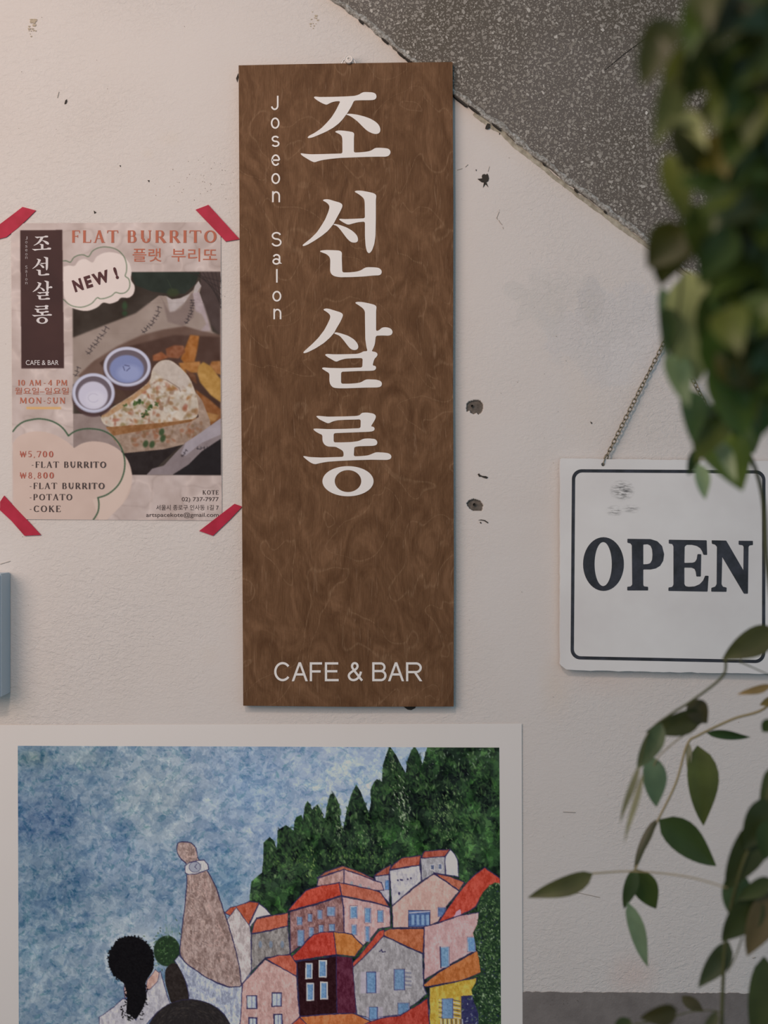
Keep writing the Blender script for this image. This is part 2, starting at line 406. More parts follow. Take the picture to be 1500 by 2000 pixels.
def serif_geo(body, track=0.06):
    x = 0; V = []; F = []
    def quad(p, q, w0, w1=None):
        w1 = w0 if w1 is None else w1
        dx, dy = q[0] - p[0], q[1] - p[1]; L = math.hypot(dx, dy) or 1; nx, ny = -dy / L, dx / L; n = len(V)
        V.extend([(p[0] + nx * w0 / 2, p[1] + ny * w0 / 2), (p[0] - nx * w0 / 2, p[1] - ny * w0 / 2), (q[0] - nx * w1 / 2, q[1] - ny * w1 / 2), (q[0] + nx * w1 / 2, q[1] + ny * w1 / 2)])
        F.append((n, n + 1, n + 2, n + 3))
    for ch in body:
        g = SER[ch]; adv = g[0]
        for (a, b, c, d, w_) in g[1]: quad((x + a, b), (x + c, d), w_)
        for (cx, cy, rx, ry, a0, a1, w0, w1) in (g[2] if len(g) > 2 else []):
            n = 20; pr = None
            for i in range(n + 1):
                a = math.radians(a0 + (a1 - a0) * i / n); k = abs(math.cos(a)) ** 1.3
                wd = w0 + (w1 - w0) * k; p = (cx + (rx - wd * .3) * math.cos(a), cy + (ry - .0) * math.sin(a) * (1 if ry < .4 else .98))
                if pr: quad((x + pr[0][0], pr[0][1]), (x + p[0], p[1]), pr[1], wd)
                pr = (p, wd)
        x += adv + track
    return V, F
def serif(name, body, box, gap, m, parent, track=0.06):
    V, F = serif_geo(body, track); a = np.array(V); x0, y0, x1, y1 = box; lo, hi = a.min(0), a.max(0)
    ys = (y1 - y0); f = (x1 - x0) / (hi[0] - lo[0])
    P = [W(x0 + (vx - lo[0]) * f, y0 + vy * ys, gap + (i // 4) * 3e-6) for i, (vx, vy) in enumerate(V)]
    return mesh(name, P, F, m, parent)

# ================================================================ THE SETTING
# ---- wall: one plaster surface, fine grid inside the view, broken-out holes are real dents
wm, nt, b = new_mat('painted_plaster', rough=0.82, spec=0.22)
vc = node(nt, 'ShaderNodeVertexColor', layer_name='col')
pz = pos_node(nt)
n1 = noise(nt, pz, 9, 3, 0.6); n2 = noise(nt, pz, 260, 4, 0.65, 0.8)
n3 = noise(nt, pos_node(nt, (1, 1, 1.7), (0, math.radians(32), 0)), 105, 4, 0.62, 1.2)
mot = ramp(nt, n1.outputs[0], [(0.3, (0.985, 0.975, 0.965)), (0.7, (1, 1, 1))])
nt.links.new(mixc(nt, 1.0, vc.outputs[0], mot.outputs[0], 'MULTIPLY'), b.inputs['Base Color'])
# patches where the plaster is rougher
pm = ramp(nt, noise(nt, pz, 3.2, 2).outputs[0], [(0.40, (0.25,) * 3), (0.64, (1,) * 3)])
h = math_(nt, 'ADD', math_(nt, 'MULTIPLY', n3.outputs[0], 0.75), math_(nt, 'MULTIPLY', n2.outputs[0], 0.3))
h = math_(nt, 'MULTIPLY', h, pm.outputs[0])
bump(nt, b, h, 1.0, 0.0021)

def arange(*segs):
    out = []
    for a, b_, st in segs: out += list(np.arange(a, b_, st))
    return np.array(out)
wx = arange((-3200, -300, 290), (-300, -24, 23), (-24, 900, 3), (900, 957, 1.2), (957, 1524, 3), (1524, 1800, 23), (1800, 4300, 280)); wx[-1] = 4200
wy = arange((-1500, -300, 150), (-300, -24, 23), (-24, 772, 3), (772, 817, 1.2), (817, 966, 3), (966, 1008, 1.2), (1008, 2024, 3), (2024, 2300, 23), (2300, 3100, 80)); wy = np.append(wy, 1000 + ZC / S)
cv = Canvas(0, 0, 1, 1, 1); cv.x, cv.y = wx, wy
X, Y = np.meshgrid(wx, wy)
base = np.array([0.765, 0.748, 0.738])
colr = np.broadcast_to(base, X.shape + (3,)).copy()
dep = np.zeros(X.shape)
RAG = pnoise(X, Y, 40, 5, 4)
def blob(cx, cy, rx, ry, col, al, edge=0.5, ragged=0.15):
    """a stain with its own ragged outline"""
    d = np.sqrt(((X - cx) / rx) ** 2 + ((Y - cy) / ry) ** 2) + ragged * RAG
    a = np.clip((1 - d) / edge, 0, 1) * al; a = a[..., None]
    colr[:] = colr * (1 - a) + np.array(col) * a
blob(1235, 1905, 60, 55, (0.80, 0.67, 0.63), 0.55, 0.8)
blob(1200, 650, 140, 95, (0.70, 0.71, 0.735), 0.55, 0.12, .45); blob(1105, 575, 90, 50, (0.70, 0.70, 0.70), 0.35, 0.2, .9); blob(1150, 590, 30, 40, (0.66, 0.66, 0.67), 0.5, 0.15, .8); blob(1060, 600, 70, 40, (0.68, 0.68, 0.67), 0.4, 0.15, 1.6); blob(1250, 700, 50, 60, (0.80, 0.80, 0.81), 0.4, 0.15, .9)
blob(1085, 1340, 40, 70, (0.78, 0.70, 0.62), 0.5, 0.9); blob(1100, 1130, 26, 200, (0.80, 0.73, 0.66), 0.5, 0.9)
blob(1180, 1330, 110, 40, (0.78, 0.70, 0.66), 0.45, 0.9); blob(20, 1380, 60, 60, (0.78, 0.72, 0.64), 0.5, 0.9)
blob(330, 270, 30, 20, (0.76, 0.72, 0.67), 0.4, 0.8); blob(290, 300, 16, 12, (0.76, 0.72, 0.67), 0.4, 0.8)
blob(1140, 790, 50, 130, (0.79, 0.75, 0.71), 0.4, 0.9); blob(410, 1280, 25, 25, (0.76, 0.71, 0.67), 0.35, 0.9)
def line_d(x0, y0, x1, y1):
    dx, dy = x1 - x0, y1 - y0; t = np.clip(((X - x0) * dx + (Y - y0) * dy) / (dx * dx + dy * dy), 0, 1)
    return np.hypot(X - x0 - t * dx, Y - y0 - t * dy)
ds = line_d(640, 0, 1275, 480)
a = np.clip(1 - ds / 42, 0, 1)[..., None] * 0.35 * (Y < 520)[..., None]
colr[:] = colr * (1 - a) + np.array((0.74, 0.66, 0.57)) * a
hole_pts = [T([(208, 330), (235, 295), (290, 278), (345, 272), (385, 280), (412, 310), (428, 350), (420, 400), (400, 440), (365, 462), (335, 440), (305, 462), (262, 440), (250, 410), (212, 425), (205, 380)], 880, 740, 6.664),
            T([(210, 1620), (240, 1580), (300, 1560), (350, 1575), (395, 1590), (400, 1610), (425, 1640), (410, 1720), (350, 1715), (290, 1715), (250, 1690), (220, 1650)], 880, 740, 6.664)]
for P_ in hole_pts:
    c2 = Canvas(900, 760, 960, 1020, 3); c2.x, c2.y = wx, wy
    ins = np.zeros(X.shape, bool)
    for (xa, ya), (xb, yb) in zip(P_, P_[1:] + P_[:1]):
        if ya == yb: continue
        ins ^= ((ya > Y) != (yb > Y)) & (X < xa + (Y - ya) * (xb - xa) / (yb - ya))
    colr[ins] = np.array((0.155, 0.142, 0.128)) * (1 + .5 * pnoise(X, Y, 5, 9)[ins])[:, None]; dep[ins] = 0.004
rgn = (np.abs(X - 750) < 776) & (np.abs(Y - 1000) < 1026)
wob = np.zeros(X.shape); sub = vnoise(*X.shape, 60, 5, 3)
wob[:] = sub * 0.0009 * rgn
f = S
co = np.stack([(X - 750) * f, dep + wob * 0.6 + 0.0004, ZC + (1000 - Y) * f], -1).reshape(-1, 3)
nx, ny = len(wx), len(wy); i = (np.arange(ny - 1)[:, None] * nx + np.arange(nx - 1)[None]).ravel()
me = fast_mesh('wall_back', co, np.stack([i, i + nx, i + nx + 1, i + 1], -1))
ca = me.color_attributes.new('col', 'FLOAT_COLOR', 'POINT'); ca.data.foreach_set('color', np.c_[colr.reshape(-1, 3), np.ones(nx * ny)].astype(np.float32).ravel())
me.polygons.foreach_set('use_smooth', np.ones((nx - 1) * (ny - 1), bool))
wall = link('wall_back', me, wm); tag(wall, kind='structure')
x0, x1, zt = co[:, 0].min(), co[:, 0].max(), co[:, 2].max()
mesh('wall_core', [(x0, .012, 0), (x1, .012, 0), (x1, .16, 0), (x0, .16, 0), (x0, .012, zt), (x1, .012, zt), (x1, .16, zt), (x0, .16, zt)],
     [(0, 1, 5, 4), (1, 2, 6, 5), (2, 3, 7, 6), (3, 0, 4, 7), (4, 5, 6, 7), (3, 2, 1, 0)], wm, wall)
fm, nt, b = new_mat('smooth_concrete', (0.33, 0.32, 0.30), 0.7)
nt.links.new(ramp(nt, noise(nt, pos_node(nt), 4, 5).outputs[0], [(0.3, (0.27, 0.26, 0.245)), (0.7, (0.36, 0.35, 0.335))]).outputs[0], b.inputs['Base Color'])
tag(mesh('floor', [(x0, -4, 0), (x1, -4, 0), (x1, 0.16, 0), (x0, 0.16, 0), (x0, -4, -.1), (x1, -4, -.1), (x1, .16, -.1), (x0, .16, -.1)],
     [(0, 1, 2, 3), (7, 6, 5, 4), (0, 4, 5, 1), (1, 5, 6, 2), (2, 6, 7, 3), (3, 7, 4, 0)], fm), kind='structure')

# specks, scratches, nail holes: small dark marks in the plaster
dm, _, _ = new_mat('exposed_mortar', (0.05, 0.045, 0.04), 0.9)
gm, _, _ = new_mat('dry_glue_residue', (0.52, 0.46, 0.36), 0.7)
lm, _, _ = new_mat('hairline_dirt', (0.42, 0.38, 0.34), 0.9)
mb = MB()
def mark(pts, m=None, g=0.0006, coll=mb): plate(None, [pts], -0.0005, g, None, None, coll)
mark(T([(495, 650), (580, 640), (572, 600), (585, 570), (620, 560), (650, 575), (670, 550), (690, 580), (703, 640), (690, 690), (655, 710), (690, 800), (640, 745), (595, 808), (610, 715), (570, 710)], 880, 280, 9.375))
mark(T([(410, 662), (415, 640), (425, 632), (427, 645), (420, 660)], 0, 0, 3.261))
mark([(1153, 823), (1157, 826), (1155, 828)]); mark([(461, 153), (465, 143), (466, 150), (463, 160)])
mark([(183, 411), (188, 415), (184, 417)]); mark([(288, 352), (292, 352), (291, 356)]); mark([(233, 323), (236, 323), (235, 326)])
mark([(975, 259), (977, 261), (975, 263)]); mark([(929, 331), (931, 331), (930, 334)])
for P_ in ([(353, 1240), (372, 1230), (385, 1250), (415, 1262), (460, 1265), (488, 1280), (470, 1298), (425, 1285), (400, 1272), (370, 1272)], [(380, 1862), (395, 1862), (403, 1880), (392, 1884)], [(362, 1838), (400, 1830), (450, 1840), (490, 1868), (485, 1880), (440, 1850), (400, 1840)]):
    mark(T(P_, 880, 740, 6.664))
mark([(788, 1380), (812, 1380), (811, 1383), (803, 1387), (796, 1386)])
mark(ell(922, 793, 2.2, 2.4, 9), g=-0.0030); mark(ell(926, 985.5, 2.6, 2.8, 9), g=-0.0030)
mb.build('nail_hole', dm, wall)
mb = MB()
def crack(pts, wd=0.9, coll=mb):
    wd *= .7
    for (xa, ya), (xb, yb) in zip(pts, pts[1:]):
        L = math.hypot(xb - xa, yb - ya) or 1; nx_, ny_ = -(yb - ya) / L * wd / 2, (xb - xa) / L * wd / 2
        plate(None, [[(xa + nx_, ya + ny_), (xa - nx_, ya - ny_), (xb - nx_, yb - ny_), (xb + nx_, yb + ny_)]], -0.0003, 0.0005, None, None, coll)
crack([(112, 191), (115, 179)]); crack([(953, 335), (956, 325)]); crack([(970, 426), (975, 413)], 1.2); crack([(970, 426), (972, 428)], 1.6); crack([(974, 430), (977, 435), (981, 439)], 1.1); crack([(982, 443), (983, 447)], .9)
crack([(893, 332), (903, 329)], 0.6); crack([(909, 326), (914, 321)], 1.0); crack([(0, 1102), (10, 1099), (20, 1096)], 1.1); crack([(1118, 1742), (1140, 1746), (1172, 1753)], 1.0)
crack([(1100, 1586), (1124, 1587)], 1.0); crack([(1470, 1872), (1476, 1870)], 1.6)
r = random.Random(3)
for _ in range(46):
    x = r.uniform(300, 455); y = r.gauss(350, 22); s_ = r.uniform(.6, 1.5); mark([(x, y), (x + s_, y + s_ * .3), (x + s_ * .4, y + s_)], g=0.0005, coll=mb)
for _ in range(40):
    x = r.uniform(900, 1500); y = r.uniform(300, 1900); s_ = r.uniform(.5, 1.4); mark([(x, y), (x + s_, y + s_ * .3), (x + s_ * .4, y + s_)], g=0.0005, coll=mb)
for _ in range(40):
    x = r.uniform(0, 450); y = r.uniform(0, 1400); s_ = r.uniform(.5, 1.3); mark([(x, y), (x + s_, y + s_ * .3), (x + s_ * .4, y + s_)], g=0.0005, coll=mb)
tag(mb.build('hairline_marks', lm, wall), kind='stuff')
mb = MB()
for bx_, by_ in ((63, 52), (614, 36)):
    for _ in range(26 if bx_ < 100 else 12):
        t = r.random() ** 1.6; x = bx_ + r.uniform(-8, 7); y = by_ - 14 + t * 36; a_ = r.uniform(1, 4) * (1 - t * .6)
        mark([(x - a_, y - a_ * .5), (x + a_, y - a_ * .6), (x + a_ * .8, y + a_ * .7), (x - a_ * .7, y + a_ * .5)], coll=mb, g=0.0003 + r.random() * .0003)
mb.build('glue_residue', gm, wall)

# ---- terrazzo slab of the stair side, top right
tm, nt, b = new_mat('terrazzo_binder', rough=0.6, spec=0.35)
pz = pos_node(nt)
vo = node(nt, 'ShaderNodeTexVoronoi', feature='F1'); vo.inputs['Scale'].default_value = 330; vo.inputs['Randomness'].default_value = 1
nd = noise(nt, pz, 500, 2); wv = node(nt, 'ShaderNodeVectorMath', operation='MULTIPLY_ADD'); wv.inputs[1].default_value = (.0035,) * 3
nt.links.new(nd.outputs['Color'], wv.inputs[0]); nt.links.new(pz, wv.inputs[2]); nt.links.new(wv.outputs[0], vo.inputs['Vector'])
sp = ramp(nt, vo.outputs['Distance'], [(0.26, (1, 1, 1)), (0.36, (0, 0, 0))])
sel = ramp(nt, vo.outputs['Color'], [(0.42, (0, 0, 0)), (0.47, (1, 1, 1))])
fac = math_(nt, 'MULTIPLY', sp.outputs[0], sel.outputs[0])
big = ramp(nt, noise(nt, pz, 6, 3).outputs[0], [(0.35, alb((74, 66, 58), K_TZ)), (0.65, alb((84, 76, 71), K_TZ))])
nt.links.new(mixc(nt, math_(nt, 'MULTIPLY', fac, 0.8), big.outputs[0], alb((122, 113, 105), K_TZ)), b.inputs['Base Color'])
bump(nt, b, noise(nt, pz, 700, 3).outputs[0], 0.3, 0.0004)
edge = [(300, -260), (600, -40), (650, 0), (720, 50), (775, 98), (800, 118), (832, 140), (884, 184), (918, 206), (950, 232), (985, 254), (1010, 280), (1060, 316), (1105, 354), (1150, 388), (1200, 424), (1262, 470), (1400, 575), (1700, 800), (2400, 1320)]
jag = []
for (xa, ya), (xb, yb) in zip(edge, edge[1:]):
    n = max(1, int(math.hypot(xb - xa, yb - ya) / 9))
    for k in range(n):
        t = k / n; jag.append((xa + (xb - xa) * t + r.uniform(-2, 2), ya + (yb - ya) * t + r.uniform(-2, 2)))
slab = plate('trim_1', [jag + [(3600, 1320), (3600, -1500), (-1200, -1500), (-1190, -1400)]], 0.0, 0.0035, tm); tag(slab, kind='structure', label='dark grey brown terrazzo slab of the stair side')
def edge_y(x):
    for (xa, ya), (xb, yb) in zip(edge, edge[1:]):
        if xa <= x <= xb: return ya + (yb - ya) * (x - xa) / (xb - xa)
    return -99
cm, nt, b = vcol_mat('marble_chip', 0.5, 0.4)
mb = MB(); r = random.Random(11)
def chip(x, y, s_, asp, g, c):
    a0 = r.uniform(0, math.pi); n = r.choice((4, 5, 5, 6)); P_ = []
    for k in range(n):
        a = 2 * math.pi * k / n + r.uniform(-.35, .35); q = s_ * r.uniform(.7, 1.15); u, v = q * math.cos(a), q * asp * math.sin(a)
        P_.append((x + u * math.cos(a0) - v * math.sin(a0), y + u * math.sin(a0) + v * math.cos(a0)))
    vs = [W(px, py, g) for px, py in P_]; vs2 = [(v[0], -0.0034, v[2]) for v in vs]
    mb.add(vs + vs2, [tuple(range(n - 1, -1, -1))] + [(k, (k + 1) % n, (k + 1) % n + n, k + n) for k in range(n)], c)
for cell, lo_, hi_, pr in ((9.0, 2.7, 5.8, .84), (5.6, 1.3, 2.7, .9)):
    y = -150
    while y < 700:
        x = 480
        while x < 1640:
            if r.random() < pr:
                px, py = x + r.uniform(-.45, .45) * cell, y + r.uniform(-.45, .45) * cell
                if py < edge_y(px) - 12:
                    v = r.gauss(0, 1); base_ = np.array((119, 110, 102)) + v * 10 + (r.random() < .04) * 26
                    s_ = lo_ + (hi_ - lo_) * r.random() ** 1.6
                    chip(px, py, s_, r.uniform(.35, .85), 0.00375 + r.uniform(0, .00012), alb(base_, K_TZ))
            x += cell
        y += cell
tag(mb.build('terrazzo_chips', cm, slab), kind='stuff')
# mortar seam along the slab's lower edge, tan smear on the wall side, dark gaps
sm, nt, b = new_mat('rough_mortar', rough=0.9)
nz = noise(nt, pos_node(nt), 260, 5, .7); nt.links.new(ramp(nt, nz.outputs[0], [(0.35, alb((88, 80, 74), K_TZ)), (0.5, alb((128, 121, 114), K_TZ)), (0.68, alb((170, 164, 160), K_TZ))]).outputs[0], b.inputs['Base Color'])
bump(nt, b, noise(nt, pos_node(nt), 420, 4, .7).outputs[0], 0.9, 0.0014)
tanm, nt, b = new_mat('tan_filler', rough=0.85)
nz = noise(nt, pos_node(nt), 120, 4, .6); nt.links.new(ramp(nt, nz.outputs[0], [(0.35, alb((122, 112, 98), K_TZ)), (0.7, alb((158, 147, 132), K_TZ))]).outputs[0], b.inputs['Base Color'])
bump(nt, b, nz.outputs[0], 0.5, 0.0012)
def strip(name, off0, off1, g, m, seed, x0_=600, x1_=1420, step=4, amp=2.2, cut=None):
    rr = random.Random(seed); V = []; F = []; x = x0_; k = 0; st_ = [0, 0]
    while x < x1_:
        y = edge_y(x); st_[0] += rr.uniform(-amp, amp) - st_[0] * .25; st_[1] += rr.uniform(-amp, amp) - st_[1] * .3; a, b_ = off0 + st_[0] * .7, off1 + st_[1]
        nxp, nyp = 0.60, -0.80     # unit normal pointing up-right from the edge line
        pts = [(x + nxp * a, y + nyp * a, 0.0), (x + nxp * (a + .25 * (b_ - a)), y + nyp * (a + .25 * (b_ - a)), g), (x + nxp * (a + .75 * (b_ - a)), y + nyp * (a + .75 * (b_ - a)), g * rr.uniform(.75, 1.1)), (x + nxp * b_, y + nyp * b_, 0.003 if off1 > 0 else 0.0)]
        V += [W(px, py, q) for px, py, q in pts]
        if k:
            for j in range(3): F.append((4 * k - 4 + j, 4 * k + j, 4 * k + j + 1, 4 * k - 3 + j))
        x += step; k += 1
    return mesh(name, V, [tuple(reversed(q)) for q in F], m, slab, True)
strip('mortar_seam', -3, 10, 0.0048, sm, 1, x0_=420)
strip('filler_strip', -11.5, -2, 0.0011, tanm, 2, x0_=930, amp=1.4)
mb = MB(); r = random.Random(5)
for x, L in ((776, 16), (791, 12), (884, 30), (915, 24), (960, 20), (1122, 8), (1060, 6), (745, 14), (700, 10), (1180, 6), (832, 8)):
    y = edge_y(x) + 2; mark([(x, y - 1), (x + L * .3, y + L * .2 - 1.6), (x + L * .6, y + L * .42 - r.uniform(.6, 2)), (x + L, y + L * .74 - .3), (x + L * .8, y + L * .62 + 1.0), (x + L * .5, y + L * .36 + 1.4), (x + L * .2, y + L * .15 + .8)], g=0.0058, coll=mb)
mark(T([(665, 725), (690, 680), (730, 690), (725, 740), (690, 760), (660, 750)], 860, 150, 7.5), g=0.003, coll=mb)
mb.build('edge_gap', dm, slab)
mb = MB(); crack([(1181, 138), (1196, 126), (1205, 118), (1216, 109), (1232, 97), (1250, 84), (1290, 56)], 1.6, mb)
mesh('slab_crack', [(v[0], v[1] - .0038, v[2]) for v in mb.v], mb.f, dm, slab)

# ---- dark grey painted dado, bottom right and along the wall behind the print
pm_, nt, b = new_mat('dark_grey_dado_paint', rough=0.7, spec=0.3)
nz = noise(nt, pos_node(nt), 30, 5, .6); nt.links.new(ramp(nt, nz.outputs[0], [(0.3, alb((74, 71, 71), K_DA)), (0.7, alb((88, 85, 85), K_DA))]).outputs[0], b.inputs['Base Color'])
bump(nt, b, noise(nt, pos_node(nt), 240, 4, .65, 1).outputs[0], 0.6, 0.001)
r = random.Random(9); top = [(-3100, 1925)] + [(-400 + k * 6, 1925 + (k * 6 + 600) * 0.0064 * 1.0 + r.uniform(-1.1, 1.1)) for k in range(0, 430)] + [(4200, 1962)]
dado = plate('trim_2', [top + [(4200, 1000 + ZC / S), (-3100, 1000 + ZC / S)]], -0.0005, 0.0011, pm_); tag(dado, kind='structure', label='dark grey painted band along the foot of the wall')
mb = MB()
for _ in range(16):
    x = r.uniform(1030, 1140); y = 1958 + r.gauss(0, 4); mark([(x, y), (x + r.uniform(.5, 2), y + .7), (x + .5, y + r.uniform(.5, 1.5))], g=0.0014, coll=mb)
tag(mb.build('paint_specks', dm, dado), kind='stuff')
# beam above the passage that carries the plant's cord
bmt, nt, b = new_mat('dark_beam_wood', (0.10, 0.07, 0.05), 0.6)
tag(mesh('trim_3', [(sx * 2.2 + .2, -0.78 + sy * .04, 2.86 + sz * .03) for sx in (-1, 1) for sy in (-1, 1) for sz in (-1, 1)],
     [(0, 1, 3, 2), (4, 6, 7, 5), (0, 4, 5, 1), (2, 3, 7, 6), (0, 2, 6, 4), (1, 5, 7, 3)], bmt), kind='structure')

# ================================================================ WOODEN SIGN
wood, nt, b = new_mat('brown_stained_plywood', rough=0.6, spec=0.15)
pz = pos_node(nt, (1, 1, 0.045)); fine = noise(nt, pz, 1000, 4, .75, .25)
pz2 = pos_node(nt, (1, 1, 0.5)); fig = noise(nt, pz2, 20, 5, .6, 2.6)
pz3 = pos_node(nt, (1, 1, 0.10)); strk = noise(nt, pz3, 240, 4, .65, .9)
c1 = ramp(nt, fig.outputs[0], [(0.28, alb((80, 52, 33), K_UP)), (0.5, alb((95, 65, 44), K_UP)), (0.72, alb((112, 79, 56), K_UP))])
c2 = ramp(nt, fine.outputs[0], [(0.3, (0.70, 0.67, 0.63)), (0.7, (1.22, 1.22, 1.22))])
c3 = ramp(nt, strk.outputs[0], [(0.60, (0, 0, 0)), (0.74, (1, 1, 1))])
cc = mixc(nt, 1.0, c1.outputs[0], c2.outputs[0], 'MULTIPLY')
cc = mixc(nt, math_(nt, 'MULTIPLY', c3.outputs[0], 0.28), cc, alb((158, 124, 98), K_UP))
curl = noise(nt, pos_node(nt, (1, 1, 0.8)), 10, 1.5, .5, 1.2)
lines = ramp(nt, math_(nt, 'PINGPONG', math_(nt, 'MULTIPLY', curl.outputs[0], 9.0), 1.0), [(0.0, (1, 1, 1)), (0.09, (0, 0, 0))])
cc = mixc(nt, math_(nt, 'MULTIPLY', math_(nt, 'MULTIPLY', lines.outputs[0], ramp(nt, fine.outputs[0], [(.42, (0, 0, 0)), (.58, (1, 1, 1))]).outputs[0]), 0.34), cc, alb((150, 116, 88), K_UP))
nt.links.new(cc, b.inputs['Base Color']); bump(nt, b, fine.outputs[0], 0.25, 0.0004)
sign = empty('wooden_sign', label='tall brown plywood sign with white Korean lettering and CAFE & BAR', cat='sign')
sign.location = W(678, 1380, 0.0)
def child_of(o, root):
    o.parent = root; o.matrix_parent_inverse = Matrix.Translation(-root.location); return o
GB = 0.0130
bd = [(466, 127.5), (560, 125.5), (675, 123.5), (780, 122), (884, 121), (885.5, 400), (885, 760), (886.5, 1100), (886, 1380), (680, 1380.5), (475, 1378.5), (472, 900), (468, 500)]
brd = child_of(plate('board', [bd], 0.003, GB, wood), sign)
mod = brd.modifiers.new('edge', 'BEVEL'); mod.width = 0.0008; mod.segments = 2; mod.limit_method = 'ANGLE'
GL = GB + 0.0005
white, nt, b = new_mat('white_vinyl', alb((214, 205, 200), K_UP), 0.5, 0.35)
nz = noise(nt, pos_node(nt, (1, 1, .08)), 500, 3); nt.links.new(ramp(nt, nz.outputs[0], [(0.3, alb((206, 196, 192), K_UP)), (0.7, alb((218, 210, 206), K_UP))]).outputs[0], b.inputs['Base Color'])
H = {}
H['jo'] = [T(soft(p, 12), 560, 150, 6.25) for p in (
 [(328, 250), (345, 240), (400, 247), (560, 245), (720, 240), (830, 233), (880, 218), (915, 195), (945, 186), (1000, 187), (1050, 190), (1085, 205), (1097, 235), (1092, 262), (1070, 280), (1030, 285), (900, 286), (822, 290), (790, 360), (760, 410), (737, 448), (722, 465), (690, 510), (640, 565), (570, 620), (480, 670), (400, 705), (320, 738), (265, 750), (253, 740), (275, 718), (340, 685), (420, 630), (490, 560), (550, 490), (600, 410), (640, 330), (655, 297), (600, 298), (550, 310), (510, 330), (485, 342), (450, 330), (400, 305), (355, 275)],
 [(722, 462), (745, 450), (800, 453), (870, 464), (950, 485), (1020, 510), (1080, 545), (1120, 580), (1142, 625), (1143, 665), (1125, 690), (1090, 700), (1050, 692), (1000, 670), (960, 640), (910, 590), (860, 540), (800, 495), (760, 472)],
 [(588, 672), (605, 660), (640, 654), (700, 658), (770, 668), (810, 676), (825, 695), (820, 740), (820, 925), (900, 922), (970, 915), (1020, 905), (1055, 885), (1080, 868), (1130, 866), (1200, 870), (1240, 877), (1265, 900), (1268, 930), (1250, 960), (1215, 975), (1100, 975), (960, 978), (800, 984), (650, 990), (530, 1002), (440, 1015), (380, 1030), (340, 1045), (300, 1030), (250, 1000), (200, 970), (167, 942), (175, 932), (220, 940), (300, 946), (450, 943), (680, 936), (680, 780), (675, 730), (655, 705), (615, 685)])]
H['seon'] = [T(soft(p, 9), 500, 330, 4.2857) for p in (
 [(555, 262), (575, 253), (610, 254), (660, 270), (705, 282), (724, 298), (722, 320), (700, 365), (675, 410), (650, 458), (640, 472), (600, 520), (550, 560), (490, 600), (430, 635), (395, 647), (388, 638), (410, 620), (460, 580), (510, 530), (550, 470), (580, 420), (605, 360), (616, 320), (610, 300), (590, 280)],
 [(643, 466), (660, 459), (700, 468), (760, 490), (810, 520), (845, 555), (856, 590), (848, 612), (820, 618), (790, 610), (760, 580), (730, 540), (700, 500), (675, 475)],
 [(822, 190), (840, 181), (880, 181), (930, 190), (985, 202), (1008, 218), (1003, 260), (1003, 420), (1000, 560), (990, 630), (970, 685), (948, 708), (930, 695), (918, 650), (912, 560), (912, 440), (850, 446), (805, 458), (770, 468), (735, 450), (695, 425), (700, 416), (740, 420), (800, 418), (912, 413), (910, 280), (905, 250), (880, 225), (850, 205)],
 [(533, 690), (545, 682), (590, 678), (650, 680), (700, 683), (720, 697), (718, 740), (722, 866), (780, 866), (840, 860), (880, 848), (905, 830), (930, 822), (990, 823), (1030, 828), (1052, 848), (1052, 875), (1035, 890), (980, 892), (900, 900), (800, 905), (700, 906), (655, 898), (630, 880), (620, 855), (622, 760), (615, 735), (590, 712), (555, 700)])]
H['sal'] = [T(soft(p, 9), 500, 560, 4.2857) for p in (
 [(560, 192), (580, 182), (610, 184), (660, 200), (710, 215), (730, 232), (722, 260), (700, 305), (675, 345), (655, 385), (620, 425), (570, 470), (500, 515), (430, 550), (400, 558), (395, 548), (420, 525), (470, 480), (520, 430), (570, 365), (600, 310), (622, 260), (620, 235), (595, 212)],
 [(650, 390), (668, 380), (710, 390), (770, 410), (820, 440), (850, 475), (858, 505), (848, 525), (820, 532), (790, 520), (765, 490), (735, 450), (700, 410)],
 [(827, 135), (845, 126), (890, 128), (940, 138), (990, 150), (1010, 165), (1005, 200), (1005, 372), (1030, 365), (1050, 345), (1075, 338), (1110, 342), (1135, 355), (1145, 380), (1135, 402), (1110, 410), (1060, 408), (1003, 410), (995, 480), (980, 520), (966, 541), (1000, 545), (1018, 560), (1015, 580), (990, 605), (975, 660), (1000, 662), (1007, 680), (995, 700), (960, 704), (850, 706), (712, 712), (712, 812), (780, 812), (840, 808), (880, 800), (915, 778), (940, 775), (1010, 778), (1045, 790), (1056, 810), (1048, 835), (1020, 843), (900, 845), (760, 850), (690, 850), (645, 845), (622, 820), (614, 790), (615, 725), (590, 710), (550, 685), (560, 675), (620, 680), (720, 682), (890, 676), (893, 597), (830, 598), (750, 602), (700, 615), (672, 630), (640, 612), (600, 590), (575, 570), (590, 562), (650, 566), (750, 565), (850, 562), (885, 550), (900, 540), (935, 540), (925, 510), (915, 440), (912, 250), (912, 205), (895, 180), (860, 155)],)]
